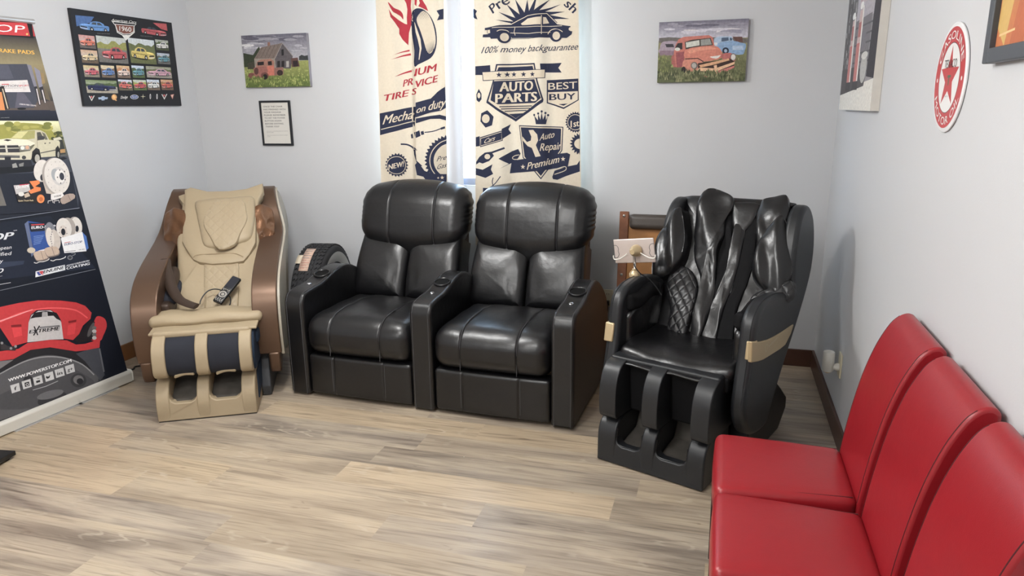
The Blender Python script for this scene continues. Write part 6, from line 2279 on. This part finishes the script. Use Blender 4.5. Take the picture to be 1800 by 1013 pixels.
a.poly([(425, 448), (520, 424), (530, 440), (430, 462)], C(214, 214, 220))
a.ell(560, 260, 62, 130, C(126, 128, 138), 28, -0.15)
a.ell(600, 330, 70, 120, C(196, 186, 178), 28, -0.2)
a.ell(552, 300, 44, 110, C(216, 208, 200), 28, -0.15)
for k in range(9):
    a.ell(568 + 8 * math.sin(k), 190 + 26 * k, 5, 9, C(110, 106, 110), 8)
a.ell(835, 180, 78, 110, ROTD, 32, -0.15)
a.ell(850, 180, 62, 104, ROT, 32, -0.15)
a.ell(856, 205, 19, 36, C(40, 42, 50), 20)
a.ell(760, 190, 80, 110, ROTD, 32, -0.2)
a.ell(708, 200, 84, 116, ROT, 36, -0.2)
a.ell(700, 228, 44, 62, C(204, 194, 186), 28, -0.15)
a.ell(700, 240, 24, 38, C(38, 40, 48), 24, -0.1)
for k in range(5):
    t_ = 2 * math.pi * k / 5 + 0.4
    a.ell(700 + 44 * math.cos(t_), 236 + 56 * math.sin(t_), 5, 6, C(110, 100, 98), 8)
a.poly([(910, 235), (960, 290), (985, 420), (955, 450)], C(60, 104, 176))
a.poly([(672, 310), (912, 240), (958, 455), (712, 476)], C(232, 232, 234))
a.text('EURO-STOP', (712, 394), (908, 360), (2, -26), C(66, 74, 120), 0.02)
a.line([(712, 362), (780, 350)], 6, C(200, 70, 76))
a.line([(716, 462), (838, 448)], 5, C(90, 90, 96))
a.text('QS 001', (872, 444), (936, 436), 9, C(60, 60, 66), 0.02)
PAD, PADD = C(190, 168, 150), C(120, 108, 104)
for dx, dy in ((0, 0), (120, -45)):
    a.poly([(370 + dx, 490 + dy), (400 + dx, 462 + dy), (500 + dx, 452 + dy), (540 + dx, 500 + dy), (530 + dx, 545 + dy), (440 + dx, 568 + dy), (400 + dx, 560 + dy)], PADD, 2)
    a.poly([(370 + dx, 485 + dy), (402 + dx, 458 + dy), (500 + dx, 448 + dy), (535 + dx, 495 + dy), (520 + dx, 535 + dy), (435 + dx, 555 + dy), (400 + dx, 548 + dy)], PAD, 2)
    a.line([(452 + dx, 456 + dy), (480 + dx, 545 + dy)], 5, PADD)
for x_, y_ in ((375, 580), (560, 555)):
    a.line([(x_, y_), (x_ + 30, y_ + 8), (x_ + 60, y_ - 6), (x_ + 110, y_ - 10), (x_ + 160, y_ - 30), (x_ + 168, y_ - 45)], 9, C(214, 212, 210), 3)
a.ell(345, 445, 46, 32, C(196, 184, 166), 20)
a.ell(778, 526, 30, 26, C(120, 122, 128), 18)
a.ell(778, 526, 19, 16, C(60, 62, 68), 16)
a.line([(800, 505), (832, 490), (826, 475), (790, 478)], 6, C(150, 152, 156), 4)
a.poly([(395, 680), (720, 606), (726, 664), (392, 746)], C(222, 224, 228))
a.poly([(405, 690), (432, 682), (446, 712), (462, 678), (486, 672), (450, 722), (428, 726)], C(60, 70, 150))
a.poly([(432, 682), (470, 672), (486, 690), (468, 700), (486, 712), (470, 716), (450, 704)], C(196, 50, 60))
a.text('ENUINE', (480, 704), (708, 652), (6, -38), C(40, 42, 50), 0.02, 0.05)
a.text('ANTICORROSION', (735, 626), (988, 568), (3, -18), C(220, 222, 226), 0.03)
a.text('COATING', (738, 660), (994, 606), (4, -30), C(224, 226, 230), 0.04)
a.line([(-900, 1060), (0, 892), (1062, 655)], 6, C(120, 124, 134))
# caliper panel
a.xf = bxf(b4)
a.poly([(-600, 620), (0, 480), (180, 400), (330, 380), (480, 400), (600, 480), (690, 620), (600, 760), (-600, 1000)], C(44, 44, 48), 4)
a.poly([(500, 420), (650, 370), (690, 560), (660, 600), (560, 470)], C(74, 76, 84))
a.line([(655, 385), (685, 540)], 10, C(108, 110, 118))
a.poly([(-600, 560), (0, 470), (90, 460), (0, 520), (-600, 660)], C(120, 118, 120))
a.poly([(-200, 700), (0, 560), (150, 470), (300, 430), (430, 445), (560, 500), (650, 600), (480, 680), (0, 860), (-200, 900)], C(92, 92, 96), 4)
a.line([(-150, 640), (60, 520), (190, 462), (310, 440), (430, 450), (540, 490), (620, 560)], 8, C(150, 150, 152), 4)
a.poly([(-100, 760), (150, 620), (420, 520), (560, 560), (600, 640), (200, 780)], C(80, 80, 84), 4)
a.ell(516, 596, 52, 46, C(62, 62, 66), 24)
a.ell(516, 592, 34, 30, C(120, 118, 120), 20)
a.ell(526, 602, 22, 20, C(46, 46, 50), 16)
a.ell(345, 720, 100, 50, C(56, 56, 60), 24, -0.25)
a.ell(330, 690, 90, 26, C(110, 110, 114), 24, -0.25)
a.ell(186, 600, 34, 36, C(56, 56, 60), 20)
a.poly([(-400, 350), (0, 330), (80, 400), (0, 420), (-400, 440)], C(40, 38, 42))
CR, CRL, CRD = C(196, 26, 36), C(230, 70, 74), C(128, 16, 26)
a.poly([(-600, 560), (-600, 440), (0, 404), (120, 388), (180, 350), (330, 328), (440, 332), (500, 360), (560, 355), (660, 325), (655, 380), (560, 398), (500, 405), (330, 378), (200, 395), (90, 455), (0, 468)], CR)
a.poly([(600, 285), (622, 200), (645, 172), (690, 190), (703, 240), (680, 300), (660, 335), (600, 330)], CR, 3)
a.poly([(560, 240), (590, 200), (625, 210), (610, 290), (630, 320), (520, 350), (480, 325)], C(40, 36, 40))
a.ell(598, 262, 14, 52, C(90, 86, 88), 20, 0.4)
for k in range(4):
    a.ell(620, 250 + 22 * k, 15, 12, C(190, 186, 186) if k % 2 else C(110, 104, 104), 12)
a.poly([(-600, 300), (-400, 180), (0, 112), (120, 86), (250, 68), (400, 70), (500, 82), (560, 105), (602, 150), (595, 190), (545, 235), (520, 290), (480, 330), (415, 320), (400, 200), (378, 160), (330, 130), (240, 132), (200, 165), (186, 215), (178, 345), (80, 372), (0, 250), (-600, 380)], CR)
a.line([(0, 212), (80, 172), (170, 142), (290, 122), (400, 120), (500, 135), (575, 185)], 9, CRL, 5)
a.line([(-300, 300), (0, 205), (180, 140), (215, 128)], 13, C(240, 150, 150), 4, 2)
a.poly([(415, 180), (540, 170), (520, 290), (480, 328), (418, 320)], CR)
a.poly([(445, 235), (500, 215), (490, 290), (440, 300)], C(214, 34, 44))
a.poly([(448, 205), (502, 196), (500, 210), (450, 220)], CRD)
a.poly([(70, 232), (138, 226), (140, 242), (72, 246)], CRD)
a.poly([(76, 250), (138, 246), (144, 300), (90, 314)], C(222, 36, 46))
a.poly([(178, 345), (186, 215), (205, 165), (250, 138), (330, 134), (378, 165), (402, 215), (416, 325), (330, 328), (230, 340)], C(198, 194, 194), 0)
a.poly([(196, 190), (225, 150), (300, 138), (370, 150), (402, 205), (370, 190), (350, 170), (312, 172), (310, 145), (276, 148), (274, 178), (230, 182)], C(36, 34, 38))
a.poly([(280, 145), (306, 145), (308, 175), (276, 178)], C(170, 166, 168))
a.text('EXTREME', (190, 288), (390, 264), (2, -24), C(34, 32, 36), 0.03, 0.1)
a.line([(222, 240), (246, 298)], 8, C(34, 32, 36))
a.line([(258, 236), (218, 300)], 8, C(34, 32, 36))
a.line([(258, 248), (390, 236)], 9, C(120, 118, 120))
a.poly([(0, 340), (50, 370), (110, 375), (100, 400), (0, 395)], C(60, 56, 60))
for x_, y_ in ((10, 350), (70, 385), (100, 372)):
    a.ell(x_, y_, 9, 9, C(150, 148, 150), 10)
a.text('WWW.POWERSTOP.COM', (56, 606), (470, 474), (-3, -21), C(236, 236, 238), 0.04)
IC = ((66, 618, 'f'), (141, 592, ''), (215, 567, ''), (289, 542, ''), (358, 517, 'in'), (426, 492, 'g+'))
for k, (x_, y_, t_) in enumerate(IC):
    a.poly([(x_, y_ + 12), (x_ + 58, y_ - 6), (x_ + 68, y_ + 46), (x_ + 12, y_ + 64)], C(206, 206, 208))
    if t_:
        a.text(t_, (x_ + 20 if len(t_) > 1 else x_ + 28, y_ + 46), (x_ + 52 if len(t_) > 1 else x_ + 44, y_ + 38), (-2, -24), C(52, 52, 56), 0.02)
a.poly([(160, 612), (190, 604), (194, 632), (164, 640)], C(52, 52, 56))
a.ell(178, 624, 10, 10, C(206, 206, 208), 14)
a.ell(178, 624, 6, 6, C(52, 52, 56), 12)
a.poly([(236, 600), (262, 593), (265, 606), (239, 614)], C(52, 52, 56))
a.text('You', (240, 590), (258, 585), 10, C(52, 52, 56), 0.02)
a.poly([(304, 566), (316, 572), (330, 560), (326, 578), (312, 586), (302, 580)], C(52, 52, 56))
a.line([(215, 660), (300, 636), (382, 600)], 4, C(180, 180, 184))
g.build('print', M_SATIN, ban, smooth=False)
# aluminium cassette, end caps, feet, top rail and pole
cas = Geo()
q0 = br_ * np.array((1, 1, 0)) - ib
fwd = np.cross(exb, (0, 0, 1.0))
if fwd[0] < 0:
    fwd = -fwd


def cprof(pts, s0_, s1_, g_):
    n = len(pts)
    vs_ = []
    for s_ in (s0_, s1_):
        for d, z in pts:
            vs_.append(q0 + exb * s_ + fwd * d + np.array((0, 0, z)))
    fs = [(i, (i + 1) % n, n + (i + 1) % n, n + i) for i in range(n)] + [tuple(range(n))[::-1], tuple(range(n, 2 * n))]
    g_.add(vs_, [f[::-1] for f in fs])


CP = [(0.018, 0.006), (0.020, 0.060), (0.012, 0.072), (0.004, 0.076), (-0.06, 0.076), (-0.095, 0.05), (-0.10, 0.006)]
cprof(CP, -BWd - 0.012, 0.012, cas)
co = cas.build('cassette', M_PLINTH, ban, bevel=0.004)
for s_ in (-BWd - 0.022, 0.012):
    ec = Geo()
    cprof([(d * 1.04, z + 0.003) for d, z in CP], s_, s_ + 0.010, ec)
    ec.build('end_cap', M_WPLAST, co, bevel=0.003)
for s_, l_ in ((-0.52, 0.19), (-0.22, 0.13)):
    ft_ = Geo()
    cprof([(0.030, 0.0), (0.030, 0.005), (-0.16, 0.005), (-0.16, 0.0)], s_ - l_, s_ + l_, ft_)
    ft_.build('foot', M_ALU, co)
rt = [np.array(bplace(s_, BHh + 0.004, 0.002)) for s_ in (-0.004, BWd + 0.010)]
Geo().tube([rt[0], rt[1]], 0.013, 14, sm=1).build('top_rail', M_ALU, ban)
Geo().tube([np.array(bplace(BWd / 2, 0.0, -0.03)), np.array(bplace(BWd / 2, BHh, -0.012))], 0.009, 12, sm=1).build('support_pole', M_ALU, ban)

# ------------------------------------------------------------------ dark base plate at the lower left
pb = thing('stand_base', 'black flat base of a floor stand, just inside the left picture edge', 'stand', (0.46, -2.36, 0), math.radians(8))
Geo().box((-0.17, -0.14, 0.012), (0.115, 0.14, 0.034)).build('plate', M_DARKP, pb, bevel=0.003)
for x_, y_ in ((0.085, 0.11), (0.085, -0.11), (-0.14, 0.11), (-0.14, -0.11)):
    Geo().lathe([(0.016, 0.0), (0.016, 0.013), (0.0003, 0.013)], (x_, y_, 0), n=18, caps=True).build('foot', M_DARKP, pb)

# ------------------------------------------------------------------ outlets and cords
w_ = on_plane(1069, 524, (0, 0, 0), (0, 1, 0))
ot = thing('wall_outlet', 'ivory wall outlet on the back wall between recliner and wooden creeper', 'outlet', (w_[0] - 0.002, 0, w_[2]))
Geo().cushion((0, -0.0037, 0), (0.070, 0.007, 0.115), 0.003, 4).build('plate', M_IVORY, ot)
for z_ in (-0.028, 0.028):
    soc = Geo().cushion((0, -0.0065, z_), (0.034, 0.004, 0.030), 0.0018, 4).build('socket', M_IVORY, ot)
    for x_ in (-0.007, 0.007):
        Geo().box((x_ - 0.0013, -0.0092, z_ - 0.005), (x_ + 0.0013, -0.0084, z_ + 0.006)).build('slot', M_DARKP, soc)
pc_ = Geo().tube([(w_[0], -0.03, w_[2] - 0.03), (w_[0] + 0.005, -0.045, w_[2] - 0.07), (w_[0] - 0.005, -0.05, w_[2] - 0.16), (w_[0] + 0.03, -0.06, w_[2] - 0.24), (w_[0] + 0.11, -0.09, 0.06), (w_[0] + 0.22, -0.14, 0.010), (w_[0] + 0.36, -0.30, 0.008)], 0.0045, 8)
pc_.box((w_[0] - 0.011, -0.036, w_[2] - 0.042), (w_[0] + 0.011, -0.0105, w_[2] - 0.014))
tag(pc_.build('power_cord', M_DARKP), 'black cord hanging from the ivory outlet on the back wall', 'cord')
wf = thing('wall_plug', 'white cylinder plugged into an ivory plate low on the right wall', 'plug', (RW, -0.925, 0.345))
Geo().cushion((-0.0043, 0, 0), (0.008, 0.070, 0.118), 0.003, 4).build('plate', M_IVORY, wf)
Geo().lathe([(0.019, 0.0), (0.019, 0.012), (0.015, 0.018), (0.015, 0.05)], (-0.008, 0, -0.012), (-1, 0, 0), 20).build('neck', M_WPLAST, wf)
cyl = Geo().lathe([(0.0003, -0.045), (0.020, -0.045), (0.024, -0.047), (0.027, -0.043), (0.027, 0.048), (0.024, 0.052), (0.012, 0.052), (0.010, 0.049), (0.0003, 0.049)], (-0.058, 0, 0.012), (0, 0, 1), 28).build('cylinder', M_WPLAST, wf)
Geo().lathe([(0.019, 0.0), (0.019, -0.006), (0.008, -0.006), (0.008, -0.012), (0.0003, -0.012)], (-0.058, 0, -0.033), (0, 0, 1), 20).build('socket_ring', M_GOLD, cyl)
c1_ = [on_plane(*q, (0, 0, 0.005), (0, 0, 1)) for q in ((212, 645), (222, 651), (235, 649), (248, 643))]
pts = [c1_[0] - (0.03, 0.06, 0)] + c1_ + [np.array((0.50, -0.84, 0.006))]
pts = [np.array((p[0], p[1], 0.0052)) for p in pts]
tag(Geo().tube(pts, 0.005, 8).build('power_cord', M_DARKP), 'black cord on the floor between the banner and the tan massage chair', 'cord')
